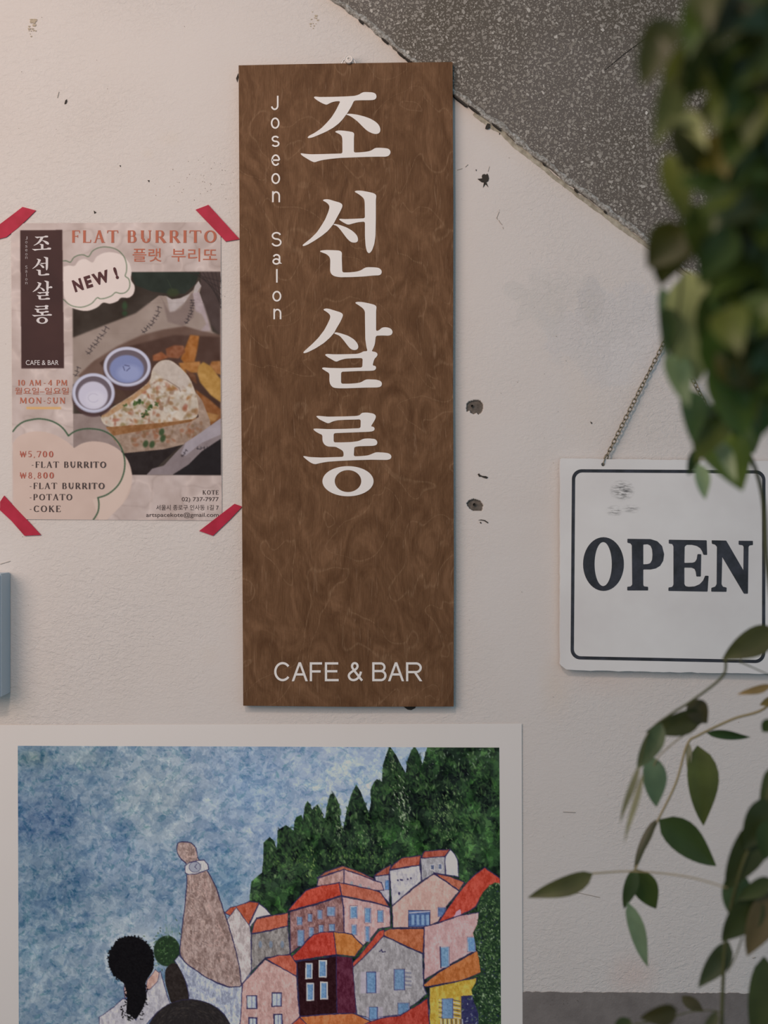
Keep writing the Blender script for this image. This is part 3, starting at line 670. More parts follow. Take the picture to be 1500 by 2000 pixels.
H['rong'] = [T(soft([(502, 1085), (515, 1080), (600, 1088), (740, 1086), (840, 1082), (870, 1075), (885, 1055), (930, 1053), (985, 1062), (1005, 1080), (1000, 1105), (980, 1140), (960, 1170), (985, 1172), (995, 1190), (985, 1208), (950, 1214), (800, 1220), (650, 1226), (650, 1303), (720, 1303), (800, 1300), (860, 1292), (900, 1272), (950, 1270), (1000, 1275), (1018, 1300), (1010, 1325), (980, 1332), (860, 1335), (823, 1342), (822, 1360), (818, 1420), (880, 1418), (940, 1412), (980, 1395), (1005, 1385), (1070, 1388), (1115, 1395), (1135, 1415), (1130, 1440), (1100, 1450), (960, 1448), (820, 1452), (700, 1458), (600, 1465), (540, 1475), (495, 1487), (460, 1475), (420, 1445), (392, 1420), (405, 1417), (450, 1426), (550, 1430), (733, 1424), (733, 1385), (720, 1368), (690, 1352), (668, 1340), (600, 1338), (570, 1320), (556, 1290), (556, 1240), (530, 1230), (495, 1210), (476, 1190), (500, 1187), (600, 1192), (740, 1190), (875, 1184), (877, 1110), (820, 1112), (740, 1114), (680, 1118), (640, 1128), (605, 1146), (570, 1130), (530, 1110)], 9), 500, 560, 4.2857)]
RING = [T(ell(770, 1628, 214, 126, 56), 500, 560, 4.2857), T(ell(770, 1627, 111, 92, 44), 500, 560, 4.2857)]
def hangul(key, m, root, gb, gf, xf=lambda p: p):
    mb = MB()
    for P_ in H[key]: plate(None, [[xf(p) for p in P_]], gb, gf, None, None, mb)
    if key == 'rong': plate(None, [[xf(p) for p in L] for L in RING], gb, gf, None, None, mb)
    return child_of(mb.build('korean_letter', m), root)
for k in ('jo', 'seon', 'sal', 'rong'): hangul(k, white, sign, GB - 0.0002, GL)
for ch, y0, y1, xa, xb in (('J', 187, 215, 529, 544), ('o', 229.5, 251.5, 529, 546), ('s', 265, 287, 530, 546), ('e', 301.5, 324, 530, 547), ('o', 338, 359.5, 530, 547), ('n', 373.5, 395, 531.5, 547),
                           ('S', 453, 481.5, 530, 550), ('a', 496, 517, 532, 549.5), ('l', 525.5, 552, 539, 542.5), ('o', 568, 589, 532, 549.5), ('n', 603, 623.5, 534, 549.5)):
    child_of(sans('letter', ch, (xa, y0, xb, y1), GL, white, 3.1), sign)
for ch, xa, xb in (('C', 535.5, 567), ('A', 569, 602), ('F', 605, 630), ('E', 634.5, 662), ('&', 679, 709), ('B', 727, 755), ('A', 757, 790), ('R', 793, 825)):
    child_of(sans('letter', ch, (xa, 1293.5 - .5 * (ch in 'C&'), xb, 1330.5), GL, white, 4.4), sign)
metal, _, _ = new_mat('zinc_plated_steel', (0.75, 0.76, 0.78), 0.35, 0.5, 0.9)
cream, _, _ = new_mat('white_screw_cap', (0.82, 0.80, 0.78), 0.4, 0.5)
screw = empty('hanging_screw', label='white screw with steel hanger ring above the brown sign board', cat='screw'); screw.location = W(681, 115, 0)
ring_pts = [W(681 + 13.5 * math.cos(a), 127 + 14 * math.sin(a), 0.0105) for a in [2 * math.pi * i / 28 for i in range(29)]]
child_of(tube('hanger_ring', ring_pts, 0.0012, metal, None, 8), screw)
def lathe(name, c, prof, m, root, n=28):
    V = []; F = []
    for (rr, g) in prof:
        for i in range(n):
            a = 2 * math.pi * i / n; V.append((c[0] + rr * math.cos(a), -g, c[2] + rr * math.sin(a)))
    for j in range(len(prof) - 1):
        for i in range(n): F.append((j * n + i, (j + 1) * n + i, (j + 1) * n + (i + 1) % n, j * n + (i + 1) % n))
    F.append(tuple(range((len(prof) - 1) * n, len(prof) * n))); o = mesh(name, V, F, m, None, True); return child_of(o, root)
c_ = W(681, 114.5, 0.018)
lathe('screw_head', c_, [(.0022, -.004), (.0022, .013), (.0060, .0135), (.0061, .0165), (.0055, .0180), (.0046, .0178), (.0043, .0170), (.0034, .0170), (.0030, .0178), (.0015, .0180), (.0013, .0165)], cream, screw)

# ================================================================ OPEN SIGN
opn = empty('open_sign', label='white square hanging sign with dark OPEN lettering on two chains', cat='sign'); opn.location = W(1306, 1317, 0)
pw, nt, b = new_mat('white_painted_board', rough=0.5, spec=0.35)
nz = noise(nt, pos_node(nt), 7, 4, .55); cc = ramp(nt, nz.outputs[0], [(0.35, alb((166, 161, 160), K_RT)), (0.65, alb((174, 170, 171), K_RT))]).outputs[0]
sn = noise(nt, pos_node(nt, (1, 1, 7), (0, math.radians(7), 0)), 110, 4, .6, .4)
g = node(nt, 'ShaderNodeNewGeometry')
def smudge(cx, cy, rx, ry):
    c = W(cx, cy, 0.012); vm = node(nt, 'ShaderNodeVectorMath', operation='SUBTRACT'); vm.inputs[1].default_value = (c[0], 0, c[2]); nt.links.new(g.outputs['Position'], vm.inputs[0])
    v2 = node(nt, 'ShaderNodeVectorMath', operation='MULTIPLY'); v2.inputs[1].default_value = (1 / (rx * S), 0, 1 / (ry * S)); nt.links.new(vm.outputs[0], v2.inputs[0])
    ln = node(nt, 'ShaderNodeVectorMath', operation='LENGTH'); nt.links.new(v2.outputs[0], ln.inputs[0])
    return math_(nt, 'MAXIMUM', math_(nt, 'SUBTRACT', 1.0, ln.outputs['Value']), 0.0)
stn = math_(nt, 'ADD', math_(nt, 'ADD', smudge(1215, 958, 26, 22), math_(nt, 'MULTIPLY', smudge(1200, 998, 18, 12), .7)), math_(nt, 'MULTIPLY', smudge(1232, 994, 20, 10), .5))
thr = ramp(nt, sn.outputs[0], [(0.44, (0, 0, 0)), (0.62, (1, 1, 1))])
cc = mixc(nt, math_(nt, 'MULTIPLY', math_(nt, 'MULTIPLY', stn, thr.outputs[0]), 1.6), cc, alb((72, 70, 70), K_RT))
nt.links.new(cc, b.inputs['Base Color'])
r = random.Random(4)
ob = [(1095, 897), (1098, 895)] + [(x, 895.5 + (x - 1100) * .012 + r.uniform(-.6, .6)) for x in range(1110, 1515, 11)] + [(1518, 901)] + [(1518 + r.uniform(-.5, .5), y) for y in range(912, 1310, 14)] + [(1516, 1317)] + [(x, 1309 + (x - 1108) * .0185 + r.uniform(-.7, .7)) for x in range(1505, 1112, -11)] + [(1106, 1307.5), (1101, 1304), (1096, 1300), (1094, 1297)] + [(1094.5 + r.uniform(-.5, .5), y) for y in range(1285, 905, -14)]
GO = 0.0125
hole = ell(1178, 907, 3.6, 3.8, 14)
hole2 = ell(1436, 910, 3.6, 3.8, 14)
bo = child_of(plate('board', [ob, hole[::-1], hole2[::-1]], 0.0045, GO, pw), opn)
ink, nt, b = new_mat('dark_navy_vinyl', alb((44, 46, 50), K_RT), 0.45, 0.3)
nz = noise(nt, pos_node(nt), 60, 4, .6); nt.links.new(ramp(nt, nz.outputs[0], [(0.35, alb((34, 35, 38), K_RT)), (0.7, alb((48, 49, 56), K_RT))]).outputs[0], b.inputs['Base Color'])
def rrect(x0, y0, x1, y1, x2, y2, x3, y3, rad, n=8):
    P_ = []
    for (x, y), a0 in zip(((x0, y0), (x1, y1), (x2, y2), (x3, y3)), (180, 270, 0, 90)):
        cx = x + (rad if a0 in (180, 90) else -rad); cy = y + (rad if a0 in (180, 270) else -rad)
        for k in range(n + 1):
            a = math.radians(a0 + 90 * k / n); P_.append((cx + rad * math.cos(a), cy + rad * math.sin(a)))
    return P_
fo = rrect(1117, 916.5, 1495, 918.5, 1494.5, 1295, 1114.5, 1288, 19)
fi = rrect(1123.3, 922.7, 1488.8, 924.7, 1488.3, 1288.8, 1120.8, 1281.8, 14)
child_of(plate('border_line', [fo, fi[::-1]], GO - .0002, GO + .0003, ink), opn)
OP = [([ell(379, 808, 139, 183, 48), ell(377, 808, 59, 150, 40)], 0),
 ([[(542, 636), (700, 638), (745, 652), (778, 685), (792, 740), (786, 785), (765, 820), (735, 838), (700, 845), (650, 845), (650, 950), (655, 960), (683, 963), (683, 988), (541, 988), (541, 963), (565, 960), (575, 948), (572, 680), (562, 667), (542, 663)], [(650, 675), (680, 673), (700, 684), (710, 708), (713, 745), (710, 780), (698, 802), (680, 808), (650, 810)]], 3),
 ([[(824, 642), (1082, 646), (1085, 746), (1060, 745), (1052, 722), (1038, 700), (1015, 685), (980, 677), (945, 677), (932, 690), (930, 800), (985, 799), (1003, 793), (1014, 775), (1020, 740), (1045, 741), (1042, 893), (1012, 893), (1008, 862), (1000, 842), (980, 833), (930, 832), (930, 945), (938, 958), (960, 963), (1000, 960), (1035, 945), (1058, 920), (1072, 887), (1095, 888), (1088, 996), (821, 991), (822, 968), (848, 963), (856, 948), (856, 688), (848, 672), (824, 668)]], 3),
 ([[(1116, 646), (1215, 648), (1332, 850), (1334, 690), (1327, 680), (1300, 676), (1300, 649), (1397, 650), (1397, 678), (1374, 681), (1367, 690), (1363, 1010), (1336, 1010), (1188, 760), (1183, 945), (1192, 962), (1218, 968), (1217, 997), (1113, 996), (1114, 970), (1140, 962), (1150, 945), (1152, 690), (1138, 675), (1118, 670)]], 3)]
for loops, rd in OP:
    L2 = [T(soft(p, rd, 1) if rd else p, 1070, 870, 3.488) for p in loops]
    child_of(plate('letter', L2, GO - .0002, GO + .0003, ink), opn)
# chain: alternating links from the sign's two holes up to one nail
brass, _, _ = new_mat('tarnished_brass', (0.30, 0.26, 0.19), 0.38, 0.5, 0.75)
chain = empty('hanging_chain', label='thin tarnished brass chain holding the white OPEN sign', cat='chain'); chain.location = W(1306, 652, 0)
def link_mesh():
    V = []; F = []; L, wd, rr, n, k = 0.0096, 0.0066, 0.00085, 20, 6; path = []
    hw = wd / 2 - rr; hl = L / 2 - rr - hw
    for i in range(n):
        a = 2 * math.pi * i / n; path.append(Vector((hw * math.cos(a), 0, hw * math.sin(a) + (hl if math.sin(a) >= 0 else -hl))))
    for i, p in enumerate(path):
        d = (path[(i + 1) % n] - path[i - 1]).normalized(); u = Vector((0, 1, 0)); s_ = d.cross(u)
        for j in range(k):
            a = 2 * math.pi * j / k; V.append(p + (u * math.cos(a) + s_ * math.sin(a)) * rr)
    for i in range(n):
        for j in range(k): F.append((i * k + j, i * k + (j + 1) % k, ((i + 1) % n) * k + (j + 1) % k, ((i + 1) % n) * k + j))
    me = bpy.data.meshes.new('link'); me.from_pydata(V, [], F); me.polygons.foreach_set('use_smooth', [True] * len(F)); me.materials.append(brass); return me
lme = link_mesh()
for (xa, ya), (xb, yb) in (((1184, 893), (1304, 656)), ((1431, 893), (1308, 656))):
    A = Vector(W(xa, ya, 0.008)); B = Vector(W(xb, yb, 0.0055)); d = B - A; n = int(d.length / 0.0064); d.normalize()
    for k in range(n + 1):
        o = bpy.data.objects.new('link', lme); COL.objects.link(o); o.parent = chain
        q = d.to_track_quat('Z', 'Y').to_matrix().to_4x4(); tw = random.uniform(-.3, .3) + (math.radians(28) if k % 2 else math.radians(28 + 84))
        sag = math.sin(math.pi * k / n) * 0.002
        o.matrix_local = Matrix.Translation(A + (B - A) * (k / n) - Vector(chain.location) + Vector((-sag if xb > xa else sag, 0, -sag)) * .6) @ q @ Matrix.Rotation(tw, 4, 'Z')
    hx = 1178 if xa < 1300 else 1436
    child_of(tube('hook_wire', [W(*p) for p in spline([(hx, 909, 0.008), (hx, 907, .0145), (hx + (2 if xa < 1300 else -2), 900, .0145), (xa + (1 if xa < 1300 else -1), ya - 3, .011), (xa + (3 if xa < 1300 else -3), ya - 6, .009), (xa + (4 if xa < 1300 else -4), ya + 3, .007)], 5)], 0.0008, brass), chain)
nail = [W(1306, 652, 0.0)]
child_of(tube('nail', [W(1306, 653, -0.01), W(1306, 651, 0.017)], 0.0016, metal), chain)

# ================================================================ POSTER AND TAPES
cv = Canvas(22, 436, 432, 1015, 1.0); h_, w_ = cv.a.shape[:2]
n = vnoise(h_, w_, 46, 21, 4); rdg = 1 - np.abs(vnoise(h_, w_, 60, 22, 3)) * 3; rdg2 = 1 - np.abs(vnoise(h_, w_, 38, 25, 2, 1.6)) * 3
cv.a[:] = np.array((180, 158, 150)) + n[..., None] * np.array((20, 21, 22)) + (np.clip(rdg, 0, 1) ** 4)[..., None] * np.array((13, 12, 11)) - (np.clip(rdg2, 0, 1) ** 5)[..., None] * 13
C4 = lambda p: T(p, 130, 520, 4.762)
px0, py0, px1, py1 = 141.5, 532, 431, 927
rect = lambda a, b_, c, d: [(a, b_), (c, b_), (c, d), (a, d)]
cv.poly(rect(px0, py0, px1, py1), (54, 44, 38), tex=14, cell=30)
cv.poly(C4([(600, 60), (1240, 60), (1200, 170), (1100, 260), (960, 260), (800, 240), (640, 180)]), (34, 42, 36), .85, 8, 20)
cv.poly(C4([(1250, 60), (1430, 60), (1430, 640), (1340, 540), (1250, 260)]), (70, 55, 52), 1, 8, 14)
for k in range(9): cv.line(*C4([(1170 + k * 40 - 60, 60), (1500, 330 + (k - 3) * 75 + 60)]), 1.1, (42, 34, 33), .8)
cv.ell(*C4([(990, 250)])[0], 12, 8, (52, 58, 36), .8, edge=4); cv.line(*C4([(940, 130), (990, 230)]), 1, (60, 70, 50), .6)
cv.ell(*C4([(540, 370)])[0], 5, 8, (48, 68, 44), .9, edge=4); cv.ell(*C4([(540, 440)])[0], 5, 5, (40, 60, 38), .9, edge=4)
cv.poly(C4([(55, 665), (400, 530), (640, 440), (800, 320), (860, 275), (930, 280), (980, 310), (1060, 300), (1130, 265), (1180, 225), (1200, 180), (1230, 140), (1255, 190), (1240, 250), (1330, 520), (1355, 610), (1432, 650), (1432, 1000), (55, 1100)]), (142, 122, 112), 1, 12, 30)
cv.poly(C4([(870, 275), (900, 340), (940, 520), (1080, 560), (1180, 480), (1200, 300), (1170, 250), (1060, 400), (960, 430)]), (118, 98, 92), .8, 8, 16)
cv.poly(C4([(930, 285), (980, 312), (1060, 302), (1150, 262), (1100, 340), (1010, 420), (960, 430)]), (168, 152, 148), 1, 12, 8)
cv.poly(C4([(1230, 142), (1255, 190), (1235, 215), (1215, 255), (1180, 260), (1195, 190)]), (165, 150, 146), 1, 12, 6)
cv.poly(C4([(1175, 255), (1235, 245), (1290, 400), (1340, 600), (1240, 610), (1300, 540), (1260, 450), (1200, 420)]), (160, 140, 140), 1, 16, 8)
cv.poly(C4([(100, 1020), (250, 880), (480, 740), (700, 640), (900, 590), (1100, 560), (1240, 600), (1432, 640), (1432, 1480), (700, 1480)]), (84, 58, 48), .75, 14, 24)
cv.poly(C4([(300, 900), (480, 770), (760, 700), (1000, 640), (1432, 660), (1432, 1480), (700, 1380)]), (66, 44, 37), .8, 14, 24)
cv.blur(cv.box(px0, py0 + 60, px1, py1 - 120), 3)
def scrawl(P_, sc):
    """the looping black print on the wrapping paper"""
    P_ = C4(P_)
    for k in range(len(P_) - 1):
        (xa, ya), (xb, yb) = P_[k], P_[k + 1]; dx, dy = xb - xa, yb - ya; L = math.hypot(dx, dy); ux, uy = dx / L, dy / L
        for q in (0.15, .5, .85):
            cx, cy = xa + dx * q, ya + dy * q; n_ = (-uy * sc, ux * sc)
            cv.line((cx - n_[0], cy - n_[1]), (cx + n_[0], cy + n_[1] * .6), 1.0, (34, 28, 32), .9)
        cv.line((xa + ux, ya + uy), (xa + dx * .45 - uy * sc * .6, ya + dy * .45 + ux * sc * .6), 1.1, (34, 28, 32), .9)
        cv.line((xa + dx * .5, ya + dy * .5), (xa + dx * .9 + uy * sc * .5, ya + dy * .9 - ux * sc * .5), 1.0, (34, 28, 32), .9)
scrawl([(185, 820), (250, 740), (310, 660), (385, 560)], 5.5); scrawl([(700, 620), (770, 560), (830, 480), (870, 370)], 4.8); scrawl([(1105, 540), (1150, 460), (1170, 380), (1170, 310)], 4)
scrawl([(70, 1030), (115, 930)], 4.5)
cv.poly(C4([(55, 1370), (300, 1380), (440, 1600), (560, 1740), (600, 1935), (55, 1935)]), (134, 114, 108), 1, 12, 16)
cv.poly(C4([(500, 1720), (820, 1700), (1080, 1640), (820, 1880), (740, 1936), (600, 1936), (540, 1800)]), (38, 30, 30), 1, 8, 10)
for P_, c in (([(1090, 900), (1060, 860), (1150, 640), (1235, 650), (1215, 780), (1190, 890)], (150, 92, 45)), ([(920, 770), (1000, 735), (1090, 740), (1100, 800), (1040, 860), (930, 850)], (126, 76, 52)),
              ([(800, 830), (880, 795), (950, 850), (860, 880), (800, 880)], (134, 78, 50)), ([(1040, 900), (1240, 885), (1250, 990), (1100, 990), (1060, 950)], (158, 104, 56)),
              ([(1350, 885), (1432, 880), (1432, 1010), (1370, 990), (1330, 920)], (150, 98, 56)), ([(1225, 930), (1270, 890), (1340, 930), (1432, 1050), (1432, 1265), (1340, 1200), (1240, 1080), (1215, 1000)], (168, 124, 66)),
              ([(1190, 1140), (1330, 1240), (1432, 1330), (1432, 1420), (1340, 1480), (1260, 1320)], (128, 78, 44)), ([(1100, 960), (1200, 1010), (1210, 1100), (1160, 1060)], (96, 58, 38)), ([(1280, 1350), (1420, 1380), (1380, 1440), (1310, 1450)], (150, 104, 60))):
    cv.poly(C4(P_), c, 1, 22, 7, seed=len(P_))
    cv.path(C4(P_), .8, tuple(v * .6 for v in c), .5, True)
cv.blur(cv.box(px0 + 60, py0 + 120, px1, py0 + 300), 2)
cv.poly(C4([(360, 1500), (430, 1575), (800, 1500), (1150, 1440), (1225, 1400), (1200, 1170), (1260, 1250), (1330, 1430), (1335, 1490), (1100, 1650), (900, 1700), (530, 1738), (420, 1600)]), (146, 120, 104), 1, 26, 8, seed=4)
rr = random.Random(8)
for _ in range(55):
    x = rr.uniform(560, 1250); y = 1480 + rr.uniform(20, 190) - (x - 600) * .12; cv.ell(*C4([(x, y)])[0], rr.uniform(2, 6), rr.uniform(1.5, 4), (128 + rr.uniform(-20, 12), 84, 58), .6, rr.random() * 3, 2.5)
for x, y in ((880, 1540), (890, 1600), (730, 1650), (790, 1655)): cv.ell(*C4([(x, y)])[0], 5, 7, (48, 66, 38), .9, .3, 3)
cv.poly(C4([(355, 1495), (900, 1445), (1215, 1405), (1150, 1445), (800, 1510), (430, 1575)]), (132, 88, 54), 1, 22, 6)
top_q = C4(soft([(295, 1400), (420, 1310), (560, 1230), (700, 1130), (780, 1060), (790, 960), (860, 880), (960, 868), (1050, 935), (1140, 1030), (1200, 1180), (1225, 1290), (1215, 1412), (900, 1452), (360, 1497)], 30))
cv.poly(top_q, (182, 164, 148), 1, 22, 9, seed=2)
bxm, mq = cv.mask(top_q); keep = cv.a[bxm].copy()
for _ in range(190):
    x = rr.uniform(320, 1210); y = rr.uniform(1050, 1480); cv.ell(*C4([(x, y)])[0], rr.uniform(1.5, 8), rr.uniform(1.2, 5), (132 + rr.uniform(-22, 20), 88 + rr.uniform(-15, 15), 56), rr.uniform(.3, .75), rr.random() * 3, 3)
for _ in range(70):
    x = rr.uniform(400, 1200); y = rr.uniform(1000, 1440); cv.ell(*C4([(x, y)])[0], rr.uniform(1.5, 6), rr.uniform(1, 4), (196, 184, 174), rr.uniform(.4, .8), rr.random() * 3, 2)
cv.poly(C4([(790, 960), (860, 885), (960, 872), (1050, 940), (1140, 1035), (1130, 1110), (1060, 1160), (900, 1040)]), (176, 158, 148), .7, 12, 6)
cv.poly(C4([(295, 1400), (560, 1235), (760, 1090), (780, 1120), (560, 1290), (380, 1400)]), (160, 116, 78), .7, 14, 5)
cv.path(C4([(870, 1040), (930, 1060), (1040, 1130), (1060, 1170)]), 1.2, (110, 84, 72), .7, jit=1)
for x, y, a_, b_ in ((640, 1275, 7, 5), (690, 1260, 6, 6), (545, 1300, 5, 2.5), (770, 1300, 4, 7), (830, 1280, 5, 3.5), (750, 1340, 5, 3), (710, 1385, 5, 4), (735, 1370, 5, 2.5)):
    for _ in range(5): cv.ell(*C4([(x + rr.uniform(-18, 18), y + rr.uniform(-15, 15))])[0], a_ * .5, b_ * .4, rr.choice([(52, 74, 34), (74, 92, 44), (42, 60, 30)]), .9, rr.random() * 3, 1.5)
outm = (1 - mq)[..., None]; reg = cv.a[bxm]; cv.a[bxm] = reg * (1 - outm) + keep * outm
cv.path(top_q[8:-6], .9, (214, 190, 160), .4)
def cup(cx, cy, rx, ry, inner, cc_):
    cv.ell(*C4([(cx, cy + 35)])[0], rx / 4.762, ry / 4.762, (70, 48, 48), .9, edge=3)
    cv.ell(*C4([(cx, cy)])[0], rx / 4.762, ry / 4.762, (150, 143, 156), 1, edge=1.5); cv.ell(*C4([(cx, cy - 3)])[0], rx / 4.762 - 1.6, ry / 4.762 - 1.6, (184, 178, 192), 1, edge=1.5)
    cv.ell(*C4([(cx, cy)])[0], (rx - 32) / 4.762, (ry - 30) / 4.762, (98, 84, 90), 1, edge=1.5)
    cv.ell(*C4([(cx - 4, cy + 22)])[0], (rx - 62) / 4.762, (ry - 56) / 4.762, inner, 1, edge=3)
    cv.ell(*C4([(cx + 20, cy + 60)])[0], (rx - 110) / 4.762, (ry - 110) / 4.762, cc_, .6, edge=8)
cup(560, 935, 222, 186, (118, 122, 158), (150, 152, 182)); cup(245, 1180, 200, 186, (186, 176, 188), (200, 190, 198))
for a_ in (0, 2.1, 4.2):
    c0 = C4([(553, 945)])[0]; cv.line((c0[0] + 7 * math.cos(a_), c0[1] + 6 * math.sin(a_)), (c0[0] + 7 * math.cos(a_ + 1.5), c0[1] + 6 * math.sin(a_ + 1.5)), 1.4, (60, 58, 88), .9)
cv.path([C4([(245 + 50 * math.cos(t), 1225 + 40 * math.sin(t))])[0] for t in np.linspace(.5, 5.6, 12)], 1, (160, 150, 165), .7)
fold = C4([(738, 1936), (790, 1880), (900, 1850), (1000, 1740), (1100, 1640), (1250, 1540), (1432, 1410), (1432, 1600), (1250, 1720), (1130, 1840), (980, 1936)])
cv.poly(fold, (128, 112, 112), 1, 10, 12)
cv.poly(C4([(1100, 1640), (1250, 1540), (1432, 1410), (1432, 1560), (1250, 1640), (1100, 1760), (1060, 1740)]), (152, 138, 142), 1, 8, 12)
cv.poly(C4([(1432, 1600), (1250, 1720), (1130, 1840), (980, 1936), (1432, 1936)]), (32, 27, 29), 1, 4, 12)
scrawl([(1200, 1690), (1290, 1690), (1380, 1690)], 3.4); scrawl([(1060, 1770), (1120, 1700)], 2.6)
# badge cloud and price cloud
C1 = lambda p: T(p, 0, 390, 3.125); C2 = lambda p: T(p, 0, 700, 3.125)
ol = [(385, 375), (405, 374), (430, 382), (450, 355), (480, 340), (510, 338), (541, 348), (565, 315), (600, 296), (640, 290), (690, 297), (730, 318), (760, 355), (773, 400), (772, 440), (765, 468), (785, 485), (793, 515), (787, 545), (765, 568), (735, 574), (705, 568), (680, 588), (640, 603), (610, 606), (592, 600), (560, 633), (520, 652), (480, 657), (430, 645), (385, 608)]
sh = [(x + 30, y + 32) for x, y in ol if x > 400]
cream_c = (208, 187, 178)
cv.poly(C1(spline(ol + ol[:1], 4)), (172, 150, 144), .55)
bad = [(388, 410), (420, 402), (455, 405), (480, 375), (520, 362), (565, 385), (590, 350), (640, 325), (700, 325), (750, 345), (790, 390), (803, 440), (800, 490), (822, 530), (815, 575), (785, 600), (740, 600), (715, 622), (670, 636), (628, 630), (590, 660), (530, 680), (470, 672), (430, 655), (405, 620), (385, 560)]
cv.poly(C1(spline(bad + bad[:1], 4)), cream_c, 1, 3, 30)
cv.path(C1(spline(ol, 5)), 1.2, (62, 84, 56), .95)
low = [(73, 520), (100, 485), (150, 458), (220, 446), (290, 455), (350, 477), (405, 510), (447, 548), (490, 522), (540, 508), (600, 508), (660, 522), (715, 552), (755, 590), (785, 640), (800, 700), (800, 760), (780, 830), (740, 890), (690, 940), (640, 990), (73, 990)]
cv.poly(C2(spline(low[:8], 3) + spline(low[7:-1], 3) + low[-1:]), (190, 162, 149), 1, 4, 40)
cv.poly(C2([(598, 990), (560, 860), (640, 840), (740, 730), (757, 640), (800, 700), (800, 760), (740, 890), (640, 990)]), (200, 174, 160), .6)
gl = [(73, 448), (100, 415), (140, 388), (190, 375), (240, 370), (300, 380), (350, 403), (385, 433), (413, 473), (450, 447), (500, 432), (560, 430), (620, 440), (675, 468), (715, 510), (742, 560), (757, 625), (752, 690), (730, 750), (695, 795), (645, 832), (592, 850), (598, 890), (590, 940), (560, 990)]
cv.path(C2(spline(gl[:9], 4) + spline(gl[8:22], 4) + spline(gl[21:], 4)), 2.6, (56, 78, 56), .95)
cv.poly(C1([(123, 186), (381, 185), (388, 1030), (127, 1031)]), (66, 44, 42), 1, 7, 60, tint=(1, .6, .5))
cv.poly(rect(50, 795.2, 118, 799.6), (200, 152, 96), .9)
cv.blur((slice(0, h_), slice(0, w_)), 1)
prm, nt, b = vcol_mat('glossy_print_paper', 0.6, 0.12)
poster = empty('cafe_poster', label='pink FLAT BURRITO poster with food photo taped to the wall', cat='poster'); poster.location = W(228, 1016, 0)
pq = [(22, 436.5), (431, 434), (433.5, 1017), (24.5, 1014)]
wvp = lambda X_, Y_: 0.00015 * np.sin(X_ * .021) + 0.00015 * np.sin(Y_ * .013 + 1)
sheet = child_of(grid_mesh('printed_sheet', cv.x, cv.y, cv.a, K_PO, prm, None, pq, 0.0006, wvp), poster)
GP = 0.00115
rust, _, _ = new_mat('rust_red_ink', alb((166, 90, 68), K_PO), .6); maroon, _, _ = new_mat('maroon_ink', alb((72, 36, 38), K_PO), .6)
redk, _, _ = new_mat('brick_red_ink', alb((160, 78, 62), K_PO), .6); blackk, _, _ = new_mat('soft_black_ink', alb((66, 52, 50), K_PO), .6); whk, _, _ = new_mat('pale_print_ink', alb((196, 182, 178), K_PO), .6)
gr_, _, _ = new_mat('dim_print_ink', alb((150, 134, 132), K_PO), .6)
def ps(*a, **k): return child_of(serif('printed_lettering', *a, **k), poster)
def pt(*a, **k): return child_of(text('printed_lettering', *a, **k), poster)
ps('FLAT', (140.5, 450, 231, 474), GP, rust, None, .14); ps('BURRITO', (249.5, 450, 423, 474), GP, rust, None, .14)
pt('플랫', (259, 485, 315, 511), GP, rust, None, bold=.004); pt('부리또', (335, 485, 424, 511), GP, rust, None, bold=.004)
for ch, bx_ in (('N', (147, 547, 165, 571)), ('E', (171, 547, 184, 571)), ('W', (187, 547, 220, 571)), ('!', (231, 547, 237, 571))):
    an = math.radians(17.5); dx = bx_[0] - 147; ox_, oy_ = 147 + dx * math.cos(an), 571 - dx * math.sin(an)
    pt(ch, (ox_, oy_ - 24, ox_ + bx_[2] - bx_[0], oy_), GP, maroon, None, bold=.05, rot=an)
ps('10 AM', (35, 742, 80, 753), GP, rust, None, .08); ps('-', (85, 742, 89, 753), GP, rust, None); ps('4 PM', (94, 742, 131, 753), GP, rust, None, .08)
pt('월요일–일요일', (29, 757, 134, 770), GP, rust, None); ps('MON-SUN', (38.5, 776.5, 127, 788), GP, rust, None, .14)
for body, box, m_ in (('₩5,700', (38.5, 881, 104, 893), redk), ('-FLAT BURRITO', (62, 901.5, 207, 913.5), blackk), ('₩8,800', (38.5, 922.5, 105, 934.5), redk), ('-FLAT BURRITO', (58, 943, 204, 955), blackk),
                      ('-POTATO', (58, 965, 141, 977), blackk), ('-COKE', (58, 987.5, 118.5, 1000), blackk), ('KOTE', (396, 957.5, 427, 966), blackk)):
    ps(body, box, GP, m_, None, .12)
pt('02) 737-7977', (355, 971, 427, 981.5), GP, blackk, None, bold=.004); pt('서울시 종로구 인사동 1길 7', (305, 986, 427, 996.5), GP, blackk, None, bold=.004)
pt('artspacekote@gmail.com', (285.5, 1001, 427, 1012), GP, blackk, None, bold=.004)
for key, (xa, ya, xb, yb) in (('jo', (340, 195, 580, 385)), ('seon', (342, 462, 557, 698)), ('sal', (347, 762, 595, 1002)), ('rong', (340, 1070, 590, 1305))):
    pts = [p for L in H[key] for p in L] + (RING[0] if key == 'rong' else []); xs_ = [p[0] for p in pts]; ys_ = [p[1] for p in pts]
    (X0, Y0), (X1, Y1) = T([(xa, ya), (xb, yb)], 10, 430, 6.45)
    f_ = lambda p, X0=X0, Y0=Y0, X1=X1, Y1=Y1, a=min(xs_), b_=max(xs_), c=min(ys_), d=max(ys_): (X0 + (p[0] - a) / (b_ - a) * (X1 - X0), Y0 + (p[1] - c) / (d - c) * (Y1 - Y0))
    hangul(key, whk, poster, GP - .0002, GP, f_)
